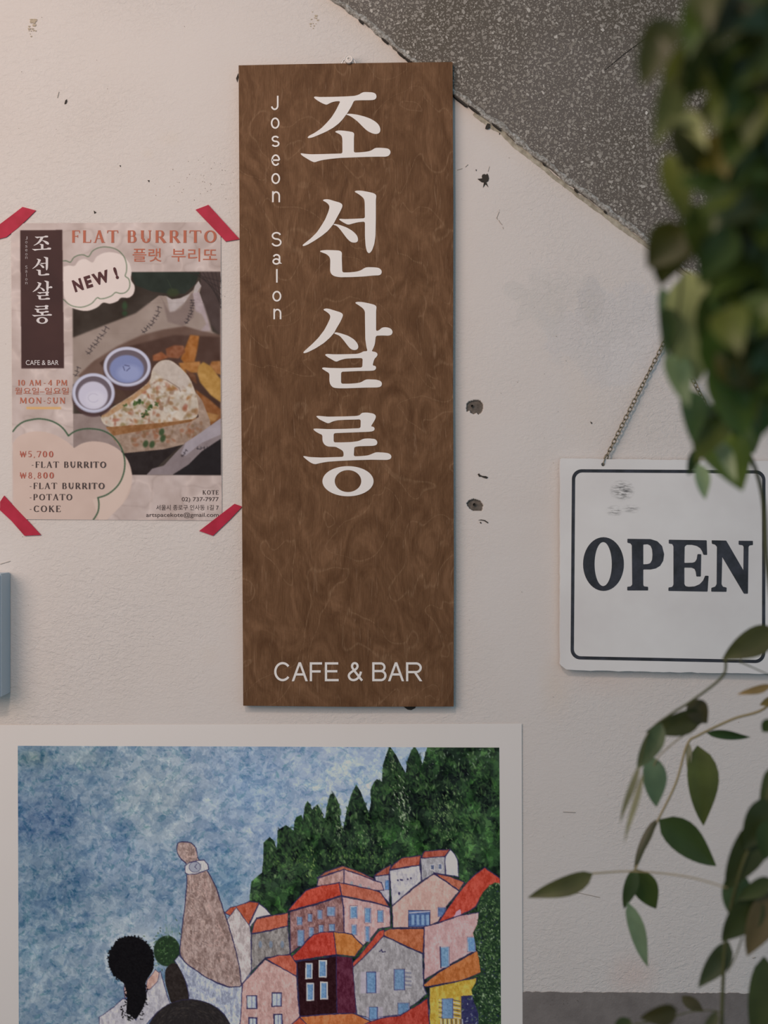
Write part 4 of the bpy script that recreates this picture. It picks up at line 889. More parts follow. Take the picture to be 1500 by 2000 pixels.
for ch, y in (('J', 225), ('o', 278), ('s', 330), ('e', 378), ('o', 430), ('n', 473), ('S', 592), ('a', 645), ('l', 692), ('o', 745), ('n', 793)):
    cx, cy = T([(268, y)], 10, 430, 6.45)[0]; hh = 3.2 if ch in 'JSl' else 2.3; ww = 2.1 if ch != 'l' else .4; pt(ch, (cx - ww, cy - hh, cx + ww, cy + hh), GP, gr_, None)
pt('CAFE & BAR', (50.5, 703.5, 114.5, 713), GP, whk, None)
tapem, nt, b = new_mat('red_cloth_tape', alb((166, 26, 52), K_PO), .55, .3)
nz = noise(nt, pos_node(nt), 40, 3); nt.links.new(ramp(nt, nz.outputs[0], [(0.3, alb((150, 22, 44), K_PO)), (0.7, alb((172, 32, 58), K_PO))]).outputs[0], b.inputs['Base Color'])
bump(nt, b, noise(nt, pos_node(nt), 600, 2).outputs[0], .2, .0003)
for P_, lb in (([(-22, 452), (0, 437.5), (22, 421), (44, 404), (70, 411), (52, 429), (35, 445), (12, 463), (0, 466), (-18, 470)], 'red tape strip on the poster corner above the small brown logo panel'),
               ([(382, 409.5), (407, 400), (438, 434), (468, 467), (441, 471.5), (412, 441)], 'red tape strip on the poster corner above the last letter of BURRITO'),
               ([(-6, 991), (0, 992), (0, 980), (8, 968), (34, 996), (58, 1021), (80, 1045), (48, 1046.5), (22, 1017)], 'red tape strip on the poster corner below the word COKE'),
               ([(389, 1037), (424, 1010), (458, 984), (473, 989.5), (450, 1014), (416, 1046.5)], 'red tape strip on the poster corner below the email address')):
    tp = plate('tape_strip', [P_], 0.0, 0.0016, tapem); tag(tp, lb, 'tape', 'red tape strips on the poster corners')

# ================================================================ PAINTING PRINT
st = 1.25
cv = Canvas(35, 1456, 978, 2090, st); h_, w_ = cv.a.shape[:2]
Xc, Yc = np.meshgrid(cv.x, cv.y)
u = (Xc - 35) / 943; v = (Yc - 1456) / 545
sky = np.zeros((h_, w_, 3))
A_ = np.array((98, 122, 146.)); B_ = np.array((150, 166, 190.)); 
t = np.clip(u * 1.5 - .02 + .12 * vnoise(h_, w_, 90 / st, 31, 2), 0, 1)[..., None]; sky[:] = A_ * (1 - t) + B_ * t
def pat(cx, cy, rx, ry, c, al):
    d = np.exp(-(((Xc - cx) / rx) ** 2 + ((Yc - cy) / ry) ** 2))[..., None] * al; sky[:] = sky * (1 - d) + np.array(c, float) * d
pat(80, 1600, 70, 50, (72, 98, 134), .9); pat(300, 1560, 70, 90, (142, 158, 168), .8); pat(120, 1720, 90, 60, (86, 112, 138), .7); pat(230, 1680, 90, 50, (112, 136, 166), .6)
pat(80, 1930, 90, 70, (132, 150, 166), .8); pat(235, 1830, 55, 40, (150, 164, 178), .8); pat(440, 1720, 40, 60, (96, 130, 160), .8); pat(60, 1480, 40, 20, (92, 116, 116), .6); pat(490, 1540, 60, 60, (118, 148, 184), .7); pat(620, 1500, 120, 40, (152, 168, 192), .6); pat(560, 1620, 60, 50, (146, 166, 196), .6)
pat(180, 1480, 60, 25, (110, 132, 144), .6); pat(60, 1850, 50, 60, (104, 132, 156), .5)
cv.a[:] = sky
def daubs(mask, layers, seed0, ang=0.6):
    # palette-knife patches: crisp ragged islands of a lighter or darker paint
    for q, (cell, ax, th, d, al) in enumerate(layers):
        n_ = pnoise(Xc, Yc, cell, seed0 + q, 3, ax, ang + .5 * (q % 3 - 1), cell * .6); a_ = np.clip((n_ - th) / .04, 0, 1) * al
        if mask is not None: a_ = a_ * mask
        cv.a[:] += a_[..., None] * np.array(d, float)
daubs(None, [(44, 1.3, .06, (11, 10, 7), .9), (40, 1.3, .08, (-13, -10, -6), .9), (20, 1.6, .12, (-18, -14, -8), .9), (18, 1.4, .10, (13, 11, 8), .9), (12, 1.8, .14, (12, 10, 7), .85), (11, 2.0, .20, (-22, -15, -10), .85), (8, 1.8, .20, (15, 13, 10), .85), (7, 1.8, .27, (-30, -17, -16), .85)], 300, -.7)
rr = random.Random(12)
for k in range(2600):
    x = rr.uniform(35, 800 if k % 4 else 560); y = rr.uniform(1456, 2000); j = min(w_ - 1, max(0, int((x - 35) / st))); i_ = min(h_ - 1, max(0, int((y - 1456) / st)))
    c0 = sky[i_, j]; q = rr.random()
    if q < .45: c = c0 + np.array((1, 1, 1)) * rr.uniform(4, 24) + np.array((6, 3, 0)) * rr.random()
    elif q < .9: c = c0 - np.array((1.15, .85, .5)) * rr.uniform(6, 30)
    else: c = c0 - np.array((1.3, .55, .75)) * rr.uniform(15, 42)
    sz = rr.uniform(1.0, 4.6) * (1.5 if k < 1400 else 1); cv.ell(x, y, sz * 1.2, sz * rr.uniform(.2, .5), c, rr.uniform(.35, .8), rr.gauss(-.7, .6), 1.2)
# forest
P4 = lambda p: T(p, 470, 1450, 2.8846)
forest = P4([(50, 865), (60, 780), (100, 745), (120, 730), (130, 640), (130, 560), (165, 528), (190, 550), (205, 600), (210, 490), (240, 470), (260, 462), (300, 492), (305, 440), (315, 415), (345, 402), (355, 440), (362, 360), (380, 322), (405, 372), (435, 343), (460, 385), (468, 420), (480, 420), (490, 350), (505, 290), (522, 278), (545, 310), (560, 350), (565, 450), (580, 480), (600, 380), (625, 290), (655, 228), (680, 270), (710, 350), (725, 390), (738, 330), (735, 260), (755, 215), (772, 198), (800, 212), (806, 120), (825, 60), (845, 10), (880, 60), (905, 110), (935, 162), (945, 90), (965, 40), (985, 10), (1005, 40), (1030, 112), (1045, 60), (1060, 5), (1475, 5), (1475, 1500), (50, 1500)])
cv.poly(forest, (40, 64, 42), 1, 16, 26, seed=3)
fb = cv.box(480, 1456, 978, 1900)
fmask = np.zeros((h_, w_)); bx_, m_ = cv.mask(forest); fmask[bx_] = m_
cents = [P4([p])[0] + (s_,) for p, s_ in (((165, 620), 26), ((260, 540), 24), ((330, 520), 26), ((385, 420), 24), ((435, 430), 18), ((520, 380), 30), ((655, 400), 44), ((780, 330), 30), ((850, 150), 34), ((985, 150), 28), ((1060, 200), 30), ((1150, 450), 46), ((910, 370), 34), ((1280, 480), 60), ((1240, 200), 60), ((1400, 250), 44), ((330, 700), 50), ((700, 640), 50), ((560, 560), 40))]
daubs(fmask, [(50, 1.5, .02, (-14, -20, -10), 1), (30, 1.8, .10, (8, 18, 4), 1), (20, 2.0, .12, (-12, -20, -8), .9), (13, 2.2, .16, (14, 26, 8), .9), (8, 2.2, .24, (26, 36, 16), .9), (10, 2, .20, (-12, -20, -10), .9)], 330, 1.45)
dk = vnoise(h_, w_, 34 / st, 44, 3)
cv.a[fb] -= (np.clip(dk, 0, 1) * 26)[fb][..., None] * fmask[fb][..., None]
for k in range(3000):
    if rr.random() < .7:
        cx, cy, s_ = rr.choice(cents); x = rr.gauss(cx, s_ * .42); y = rr.gauss(cy, s_ * .9)
        side = (x - cx) / s_
    else: x = rr.uniform(485, 978); y = rr.uniform(1456, 1800); side = 0
    i_, j = int((y - 1456) / st), int((x - 35) / st)
    if not (0 <= i_ < h_ and 0 <= j < w_) or fmask[i_, j] < .5: continue
    q = rr.random() + side * .16
    c = (24, 38, 30) if q < .36 else (44, 72, 42) if q < .74 else (62, 96, 50) if q < .97 else (112, 142, 92)
    cv.ell(x, y, rr.uniform(2, 7), rr.uniform(.9, 2.4), c, rr.uniform(.35, .8), rr.gauss(1.35, .45), 1.2)
for (cx, cy, sx, sy, n_, c) in ((787, 1566, 8, 20, 60, (178, 190, 160)), (868, 1590, 12, 28, 110, (120, 150, 92)), (664, 1618, 4, 22, 30, (140, 160, 120)), (725, 1635, 18, 8, 16, (150, 170, 120)), (608, 1685, 6, 16, 30, (130, 158, 84)), (570, 1680, 20, 6, 30, (92, 130, 56)), (700, 1672, 40, 10, 130, (92, 128, 64)), (918, 1640, 7, 36, 60, (84, 120, 60)), (770, 1500, 6, 30, 20, (140, 160, 110)), (624, 1585, 5, 20, 14, (160, 175, 120)), (895, 1480, 40, 16, 40, (120, 140, 120))):
    for _ in range(n_): cv.ell(rr.gauss(cx, sx), rr.gauss(cy, sy), rr.uniform(1, 3.2), rr.uniform(.6, 1.2), c, rr.uniform(.4, .9), rr.gauss(1.3, .6), 1)
NV = (44, 38, 84)
P1 = lambda p: T(p, 450, 1640, 5.357)
P2 = lambda p: T(p, 700, 1640, 5.0)
def bl(P_, c, tex=12, out=True, ax=.35, wd=1.3, seed=None):
    cv.poly(P_, c, 1, tex, 5, ax, seed or rr.randrange(999))
    bx_, m_ = cv.mask(P_)
    if bx_ is not None:   # palette knife ridges
        k = vnoise(*m_.shape, 2.6, rr.randrange(999), 2, .6)[..., None]; cv.a[bx_] += k * tex * .7 * m_[..., None]; k = vnoise(*m_.shape, 9, rr.randrange(999), 3, .5); cv.a[bx_] += (np.clip((k - .14) / .05, 0, 1) * m_)[..., None] * tex * .8 - (np.clip((-k - .14) / .05, 0, 1) * m_)[..., None] * tex * .9
    if out:
        Q = spline(P_ + P_[:1], 1); dense = []
        for (xa, ya), (xb, yb) in zip(Q, Q[1:]):
            n_ = max(1, int(math.hypot(xb - xa, yb - ya) / 7)); dense += [(xa + (xb - xa) * i_ / n_, ya + (yb - ya) * i_ / n_) for i_ in range(n_)]
        cv.path(dense, wd * 1.35, NV, .85, True, .6)
def win(P_, x0, y0, x1, y1, frame=(205, 205, 215), blue=(104, 142, 184), fr=6, dark=True, bars=0):
    a, b_ = P_([(x0, y0), (x1, y1)]); f_ = fr / 5.0
    j_ = lambda P__: [(x + rr.uniform(-.7, .7), y + rr.uniform(-.7, .7)) for x, y in P__]
    cv.poly(j_(rect(a[0] - .5, a[1] - .5, b_[0] + .5, b_[1] + .5)), frame, .95)
    if dark: cv.path(rect(a[0], a[1], b_[0], b_[1]), .9, NV, .7, True, .4)
    cv.poly(j_(rect(a[0] + f_, a[1] + f_, b_[0] - f_, b_[1] - f_)), blue, 1, 26, 3)
    cv.line((b_[0] - f_ * 1.6, a[1] + f_), (b_[0] - f_ * 1.6, b_[1] - f_), .9, (58, 70, 130), .7)
    for k in range(bars):
        xx = a[0] + (b_[0] - a[0]) * (k + 1) / (bars + 1); cv.line((xx, a[1]), (xx, b_[1]), .9, NV, .8)
# back row
bl(P2([(160, 350), (300, 330), (305, 612), (240, 540), (190, 470)]), (176, 168, 178)); win(P2, 262, 385, 300, 480, (190, 186, 200), (92, 136, 190), 3)
bl(P2([(150, 345), (240, 280), (325, 235), (300, 325), (220, 340)]), (160, 78, 60), 12)
bl(P2([(305, 290), (420, 268), (605, 238), (620, 390), (560, 440), (480, 505), (400, 575), (330, 635)]), (190, 184, 192), 16)
bl(P2([(310, 282), (350, 225), (430, 165), (615, 140), (602, 236), (420, 262)]), (176, 84, 62), 14)
bl(P2([(612, 165), (850, 150), (855, 330), (745, 312), (690, 350), (620, 392)]), (158, 154, 160), 16)
bl(P2([(850, 158), (905, 82), (945, 130), (975, 180), (980, 350), (855, 330)]), (202, 200, 208), 10)
bl(P2([(620, 168), (635, 120), (655, 98), (900, 80), (850, 150)]), (172, 78, 60), 12)
win(P2, 705, 230, 745, 285, (210, 208, 216), (90, 100, 130), 5, False); win(P2, 785, 220, 820, 280, (205, 205, 215), (100, 110, 140), 5, False)
for x, y in ((388, 385), (415, 380), (430, 383), (485, 375), (515, 365)): cv.ell(*P2([(x, y)])[0], 1.7, 1.9, NV, .9)
cv.ell(*P2([(400, 515)])[0], 2.2, 3, NV, .9)
bl(P1([(905, 475), (920, 395), (1190, 300), (1190, 445), (1050, 470)]), (180, 138, 132), 16)
bl(P1([(1190, 300), (1330, 345), (1500, 412), (1580, 440), (1610, 520), (1500, 520), (1190, 445)]), (198, 158, 156), 12)
bl(P1([(900, 395), (1000, 325), (1180, 264), (1340, 320), (1500, 395), (1500, 412), (1330, 345), (1190, 300), (1000, 360)]), (170, 92, 66), 14)
for x in (1270, 1360, 1450): cv.ell(*P1([(x, 445 + (x - 1270) * .3)])[0], 3, 4, (140, 150, 160), .8)
# pink gable and windows
bl(P2([(740, 322), (860, 400), (985, 490), (920, 570), (860, 645), (780, 790), (640, 850), (490, 852), (338, 850), (330, 640), (470, 520), (600, 420)]), (204, 162, 152), 10)
bl(P2([(738, 312), (900, 350), (1042, 402), (985, 486), (860, 395)]), (182, 94, 68), 12)
win(P2, 490, 680, 700, 842, NV, (70, 96, 150), 4, True)
for k in range(4): x, y = P2([(520 + k * 48, 725)])[0]; cv.poly(rect(x, y, x + 5.4, y + 20), (132, 164, 200), .9, 18, 3)
cv.line(*P2([(500, 705), (695, 690)]), 2.2, (196, 188, 206), .9)
win(P2, 780, 652, 850, 740, (150, 150, 190), (86, 112, 160), 4)
# big red roof and wall on the right
bl(P2([(1240, 258), (1300, 300), (1392, 365), (1392, 520), (1190, 560), (1150, 645), (1080, 690), (1000, 722), (780, 802), (860, 680), (960, 540), (1060, 410), (1150, 320)]), (196, 66, 48), 12)
cv.poly(P2([(930, 745), (960, 690), (1000, 665), (1005, 725)]), (214, 160, 186), .9)
bl(P2([(640, 842), (780, 805), (1000, 728), (1178, 698), (1172, 800), (1160, 920), (1140, 1075), (1020, 1140), (890, 1212), (760, 1290), (640, 1362)]), (202, 158, 158), 12)
win(P2, 800, 1040, 886, 1240, (206, 206, 216), (110, 148, 184), 5); cv.line(*P2([(798, 1040), (804, 1245)]), 2.2, NV, .9)
win(P2, 1065, 942, 1142, 1085, (200, 196, 216), (104, 146, 194), 4)
bl(P2([(618, 1422), (780, 1290), (1000, 1165), (1185, 1060), (1200, 1290), (1000, 1370), (650, 1432)]), (194, 108, 52), 12)
# row one left
bl(P1([(-60, 760), (0, 700), (60, 690), (200, 640), (300, 655), (190, 890), (60, 720), (0, 790)]), (180, 82, 56), 12)
bl(P1([(300, 662), (370, 715), (420, 778), (270, 815), (205, 915), (190, 890)]), (202, 194, 194), 8)
bl(P1([(-60, 860), (62, 702), (130, 800), (205, 905), (212, 1000), (216, 1372), (120, 1502), (100, 1929), (-60, 1929)]), (190, 176, 176), 20, wd=1.0)
bl(P1([(218, 985), (420, 945), (600, 895), (622, 1192), (365, 1230), (216, 1372)]), (136, 128, 126), 18)
bl(P1([(216, 978), (240, 880), (275, 820), (440, 785), (605, 758), (600, 892), (410, 940)]), (186, 88, 62), 12)
for x in (310, 420, 540): cv.ell(*P1([(x, 1090)])[0], 3.4, 7, (110, 130, 160), .7)
bl(P1([(620, 748), (900, 670), (1165, 582), (1182, 700), (1190, 972), (1075, 960), (870, 985), (780, 1060), (625, 1185)]), (146, 102, 100), 22)
bl(P1([(1168, 585), (1340, 620), (1500, 650), (1640, 690), (1672, 700), (1675, 900), (1545, 925), (1480, 1010), (1385, 1100), (1270, 985), (1190, 968), (1185, 700)]), (200, 156, 154), 12)
bl(P1([(600, 740), (680, 640), (790, 522), (960, 470), (1140, 440), (1168, 572), (900, 660)]), (192, 64, 44), 12)
bl(P1([(1140, 440), (1330, 480), (1500, 515), (1580, 545), (1660, 690), (1500, 645), (1168, 575)]), (190, 98, 74), 12)
for q in ((695, 800, 750, 885), (808, 770, 852, 850), (912, 730, 960, 820), (1012, 695, 1095, 790), (700, 940, 770, 1105), (822, 910, 868, 1010), (925, 885, 972, 965), (1032, 875, 1092, 950)): win(P1, *q, (180, 172, 188), (112, 142, 178), 5)
for q in ((1252, 685, 1330, 815), (1405, 705, 1470, 860), (1268, 880, 1320, 990), (1410, 900, 1455, 1060), (1540, 730, 1600, 855)): win(P1, *q, (206, 196, 208), (104, 144, 186), 6)
# grey house middle
bl(P2([(240, 892), (300, 862), (640, 860), (638, 980), (632, 1102), (460, 1030), (340, 972), (250, 930)]), (186, 98, 58), 12)
bl(P2([(-60, 1200), (0, 1135), (110, 1000), (200, 880), (252, 870), (246, 930), (100, 1090), (0, 1195), (-58, 1245)]), (190, 68, 48), 10)
bl(P2([(-60, 1245), (0, 1190), (120, 1070), (245, 934), (340, 975), (480, 1045), (625, 1106), (635, 1420), (665, 1500), (580, 1572), (400, 1702), (110, 1742), (-18, 1705), (-34, 1590)]), (160, 153, 157), 14)
cv.poly(rect(*P2([(20, 1285)])[0], *P2([(205, 1495)])[0]), (190, 176, 196), .6, 16, 4); win(P2, 75, 1285, 170, 1490, (96, 100, 150), (104, 142, 184), 5)
win(P2, 345, 1258, 450, 1462, (110, 110, 160), (106, 140, 178), 5)
for k in range(9): y = 1272 + k * 20; cv.line(*P2([(455, y), (512, y + 4)]), 1.2, (96, 104, 150) if k % 2 else (196, 194, 206), .9)
win(P2, 382, 1590, 492, 1702, (150, 160, 190), (96, 132, 172), 6); cv.poly(rect(*P2([(72, 1630)])[0], *P2([(235, 1740)])[0]), (190, 176, 196), .5, 16, 4); win(P2, 100, 1630, 182, 1752, (96, 100, 150), (104, 142, 184), 5)
cv.path(P2([(205, 1085), (225, 1068), (232, 1090), (262, 1085)]), 2, NV, .9)
# dark red house
bl(P1([(692, 1270), (900, 1240), (1105, 1210), (1110, 1500), (1110, 1812), (900, 1832), (718, 1845), (705, 1600)]), (44, 14, 20), 5)
bl(P1([(1105, 1210), (1200, 1218), (1270, 1228), (1290, 1500), (1312, 1812), (1110, 1812)]), (92, 32, 54), 10, wd=.9)
bl(P1([(585, 1268), (680, 1180), (790, 1060), (870, 982), (980, 958), (1080, 958), (1095, 1080), (1105, 1195), (850, 1232), (640, 1272)]), (190, 56, 42), 12)
bl(P1([(1080, 958), (1180, 968), (1270, 985), (1385, 1102), (1340, 1160), (1300, 1218), (1105, 1195), (1095, 1080)]), (198, 116, 52), 12)
for q in ((783, 1288, 853, 1450), (920, 1258, 1002, 1432), (792, 1498, 868, 1678), (938, 1485, 1012, 1665)): win(P1, *q, (214, 212, 220), (104, 144, 188), 9, False)
# pink house lower left
bl(P1([(370, 1240), (500, 1205), (625, 1198), (690, 1290), (688, 1420), (560, 1360)]), (192, 90, 68), 12)
bl(P1([(358, 1248), (520, 1330), (690, 1425), (700, 1640), (720, 1850), (640, 1935), (640, 2400), (80, 2400), (95, 1929), (110, 1620), (122, 1502), (240, 1375)]), (196, 152, 146), 14)
for q in ((165, 1625, 272, 1765), (428, 1598, 532, 1742), (185, 1858, 272, 2000), (448, 1822, 538, 1980)): win(P1, *q, NV, (176, 184, 208), 8, True, 1)
# bottom roofs
bl(P1([(600, 1990), (640, 1929), (720, 1848), (1000, 1825), (1285, 1812), (1450, 1890), (1520, 1929), (1600, 2400), (560, 2400)]), (204, 112, 60), 12)
bl(P1([(560, 2010), (640, 1925), (720, 1852), (790, 1929), (830, 2050), (800, 2400), (540, 2400)]), (186, 76, 52), 10)
bl(P2([(690, 1440), (900, 1392), (1152, 1338), (1150, 1420), (1130, 1800), (1130, 2300), (690, 2300)]), (206, 166, 58), 14)
bl(P2([(60, 1800), (112, 1770), (250, 1732), (400, 1712), (540, 1630), (672, 1542), (690, 1800), (690, 2300), (60, 2300)]), (186, 60, 46), 12)
cv.poly(P2([(1000, 1520), (1170, 1510), (1170, 1800), (1000, 1800)]), (48, 48, 92), 1, 16, 4)
win(P2, 812, 1548, 922, 1742, (130, 130, 180), (106, 140, 178), 5)
for k in range(8):
    y = 1560 + k * 24; cv.line(*P2([(925, y), (990, y + 14)]), 1.5, (206, 200, 216) if k % 2 else NV, .9); cv.line(*P2([(782, y), (812, y + 6)]), 1.3, NV if k % 2 else (206, 190, 200), .8)
for k in range(12): x = 800 + k * 21; cv.line(*P2([(x, 1750), (x + 4, 1830)]), 1.7, NV if k % 2 else (208, 204, 216), .9)
for _ in range(30): cv.ell(*P2([(rr.uniform(1010, 1160), rr.uniform(1530, 1790))])[0], rr.uniform(1, 3), .7, rr.choice([(186, 196, 200), (110, 140, 90), (60, 64, 120)]), .8, rr.uniform(0, 3))
# climbing bush on the right edge
bush = P2([(1285, 432), (1340, 405), (1395, 420), (1395, 2300), (1150, 2300), (1170, 1700), (1120, 1560), (1100, 1460), (1160, 1360), (1190, 1280), (1175, 1150), (1145, 1020), (1120, 900), (1160, 820), (1180, 700), (1185, 560), (1220, 500)])
cv.poly(bush, (36, 60, 38), 1, 14, 8)
fm_ = np.zeros((h_, w_)); bx_, m_ = cv.mask(bush); fm_[bx_] = m_
for _ in range(1500):
    x, y = P2([(rr.uniform(1090, 1395), rr.uniform(410, 2200))])[0]; i_, j = int((y - 1456) / st), int((x - 35) / st)
    if not (0 <= i_ < h_ and 0 <= j < w_) or fm_[i_, j] < .4: continue
    q = rr.random(); c = (24, 38, 30) if q < .3 else (66, 98, 52) if q < .6 else (98, 132, 76) if q < .85 else (40, 46, 80) if q < .9 else (158, 178, 140)
    cv.ell(x, y, rr.uniform(1, 3.2), rr.uniform(.6, 1.5), c, .8, rr.uniform(0, 3), 1)
# people seen from behind
P3 = lambda p: T(p, 200, 1620, 5.264)
for _ in range(170): a_ = rr.uniform(0, 6.28); cv.ell(*P3([(290 + 262 * math.cos(a_) + rr.gauss(0, 14), 1330 + 268 * math.sin(a_) + rr.gauss(0, 14))])[0], rr.uniform(2, 5), rr.uniform(1, 2.5), (176, 186, 196), .5, rr.random() * 3, 2)
cv.ell(*P3([(660, 1245)])[0], 26, 30, (34, 56, 34), 1, 0, 2)
for _ in range(120): cv.ell(*P3([(rr.gauss(650, 80), rr.gauss(1230, 90))])[0], rr.uniform(1, 3), 1, rr.choice([(50, 84, 42), (84, 120, 70), (28, 46, 30)]), .7, rr.random() * 3)
for _ in range(22): x = rr.uniform(640, 790); cv.line(*P3([(x, rr.uniform(1060, 1120)), (x + rr.uniform(-20, 10), rr.uniform(960, 1060))]), .7, (110, 140, 130), .6)
bl(P3([(0, 1900), (110, 1820), (205, 1735), (250, 1745), (300, 1900), (335, 1960), (400, 1830), (450, 1660), (520, 1560), (592, 1450), (620, 1560), (650, 1660), (692, 1790), (560, 1870), (480, 1960), (400, 2060), (400, 2500), (-60, 2500), (-40, 1925)]), (176, 172, 182), 14, wd=1.0)
bl(P3([(738, 1345), (785, 1290), (860, 1378), (950, 1440), (1050, 1515), (1180, 1580), (1300, 1622), (1430, 1605), (1425, 1800), (1405, 2000), (1400, 2500), (1290, 2500), (1290, 2000), (1250, 1900), (1180, 1830), (1050, 1775), (880, 1742), (868, 1600), (790, 1430)]), (162, 168, 190), 24, wd=1.0)
arm = P3(soft([(872, 348), (800, 290), (762, 215), (770, 140), (800, 118), (900, 122), (955, 170), (985, 300), (1010, 330), (1080, 420), (1140, 530), (1195, 660), (1240, 820), (1290, 960), (1350, 1180), (1405, 1400), (1425, 1610), (1300, 1618), (1180, 1570), (1050, 1512), (950, 1438), (850, 1372), (790, 1275), (808, 1080), (830, 900), (850, 740), (868, 560), (866, 450)], 20, 1))
bl(arm, (154, 128, 122), 20, seed=77)
bx_, m_ = cv.mask(arm); keep = cv.a[bx_].copy()
for _ in range(620):
    y = rr.uniform(150, 1600); tt = (y - 300) / 1300; xl, xr = 860 - 60 * max(0, tt), 990 + 430 * max(0, tt); x = rr.uniform(xl, xr); rgt = (x - xl) / (xr - xl)
    c = rr.choice([(118, 96, 92), (186, 152, 144), (198, 170, 160), (136, 110, 104)]) if rgt < .75 else rr.choice([(196, 160, 152), (176, 142, 136)])
    cv.ell(*P3([(x, y)])[0], rr.uniform(1.2, 5), rr.uniform(.5, 1.2), c, .7, rr.gauss(1.2, .7), 1)
o_ = (1 - m_)[..., None]; cv.a[bx_] = cv.a[bx_] * (1 - o_) + keep * o_; cv.path(arm, .9, (52, 42, 70), .6, True, .4)
bl(P3([(848, 365), (900, 335), (960, 318), (1045, 305), (1085, 350), (1090, 405), (1030, 425), (960, 450), (880, 460), (850, 440)]), (196, 196, 200), 12)
cv.ell(*P3([(950, 380)])[0], 11, 10, (148, 152, 168), 1, edge=1); cv.path([P3([(950 + 60 * math.cos(a_), 380 + 55 * math.sin(a_))])[0] for a_ in np.linspace(0, 6.28, 16)], 1, NV, .8)
for a_, L_ in ((-1, 7), (.8, 5)): c0 = P3([(950, 380)])[0]; cv.line(c0, (c0[0] + L_ * math.cos(a_), c0[1] + L_ * math.sin(a_)), 1.2, NV, .8)
for x in (1010, 1035, 1060, 880, 865): cv.line(*P3([(x, 330), (x + 12, 420)]), .8, (140, 140, 150), .7)
bl(P3([(225, 1560), (250, 1600), (265, 1700), (225, 1730), (215, 1640)]), (186, 148, 142), 8, wd=.8)
bl(P3([(440, 1650), (452, 1550), (540, 1438), (582, 1470), (560, 1560), (480, 1642)]), (196, 154, 142), 14, wd=.8)
hair = [(12, 10, 14)]
cv.ell(*P3([(290, 1335)])[0], 43.5, 45, hair[0], 1, 0, 2)
cv.poly(P3(soft([(85, 1430), (60, 1340), (520, 1340), (520, 1440), (440, 1560), (435, 1620), (452, 1720), (400, 1860), (330, 1962), (270, 1890), (235, 1900), (250, 1700), (215, 1570), (150, 1520)], 20)), hair[0], 1)
for _ in range(240):
    a_ = rr.uniform(0, 6.28); cv.ell(*P3([(290 + 228 * math.cos(a_) + rr.gauss(0, 7), 1335 + 235 * math.sin(a_) + rr.gauss(0, 7))])[0], rr.uniform(1, 2.6), rr.uniform(.8, 1.8), hair[0], .95, rr.random() * 3)
for _ in range(70): t_ = rr.random(); cv.ell(*P3([(rr.choice((240, 440)) + rr.gauss(0, 10) - (40 if t_ > .6 else 0), 1580 + 370 * t_)])[0], rr.uniform(1, 2.2), 1.2, hair[0], .9, rr.random() * 3)
for _ in range(30): cv.ell(*P3([(rr.gauss(265, 22), rr.gauss(1915, 25))])[0], rr.uniform(1, 2.4), 1.1, (20, 20, 20), .9, rr.random() * 3)
cv.poly(P3(soft([(640, 1420), (740, 1350), (800, 1440), (850, 1560), (885, 1700), (880, 1770), (700, 1800), (670, 1680), (635, 1560)], 30)), (42, 34, 32), 1, 12, 5)
cv.path(P3([(800, 1440), (850, 1560), (885, 1700), (880, 1770)]), 1.2, NV, .7, jit=.5)
cv.ell(*P3([(890, 2160)])[0], 86, 79, (40, 35, 36), 1, 0, 1.5); cv.poly(P3([(440, 2160), (1340, 2160), (1340, 2600), (440, 2600)]), (40, 35, 36))
for _ in range(260): a_ = rr.uniform(3.3, 6.1); q = rr.uniform(.6, .97); cv.ell(*P3([(890 + 452 * q * math.cos(a_), 2160 + 416 * q * math.sin(a_))])[0], rr.uniform(1.5, 5), 1, rr.choice([(52, 46, 46), (32, 28, 30), (62, 54, 50)]), .6, a_ + 1.57)
cv.path([P3([(890 + 452 * math.cos(a_), 2160 + 416 * math.sin(a_))])[0] for a_ in np.linspace(3.5, 6.2, 40)], 1.3, (44, 38, 70), .8, jit=.5)
cv.a += vnoise(h_, w_, 2.2, 91, 2)[..., None] * 7
g_ = cv.a.mean(-1, keepdims=True); cv.a = (g_ + (cv.a - g_) * .86) * .90
artm, nt, b = vcol_mat('matt_art_print', 0.6, 0.12)
art = empty('art_print', label='large unframed art print of hillside houses and two people', cat='art print'); art.location = W(504, 2100, 0)
papm, nt, b = new_mat('white_art_paper', alb((172, 166, 163), K_LO), 0.6, 0.3)
nz = noise(nt, pos_node(nt), 5, 2); nt.links.new(ramp(nt, nz.outputs[0], [(0.3, (0.845, 0.84, 0.83)), (0.7, (0.87, 0.865, 0.86))]).outputs[0], b.inputs['Base Color'])
wva = lambda X_, Y_: 0.0005 * np.sin(X_ * .0085 + .6) * np.clip(1.3 - (Y_ - 1413) / 420, 0, 1) + .0002
xs = np.linspace(-12, 1020, 130); ys = np.linspace(1413, 2142, 90)
sh_ = child_of(grid_mesh('paper_sheet', xs, ys, None, None, papm, None, [(-12, 1416), (1019, 1413), (1021, 2142), (-10, 2142)], 0.0011, wva), art)
child_of(grid_mesh('printed_picture', cv.x, cv.y, cv.a, K_LO, artm, None, [(35, 1456.5), (975, 1460), (979, 2090), (37, 2090)], 0.00135, wva), art)

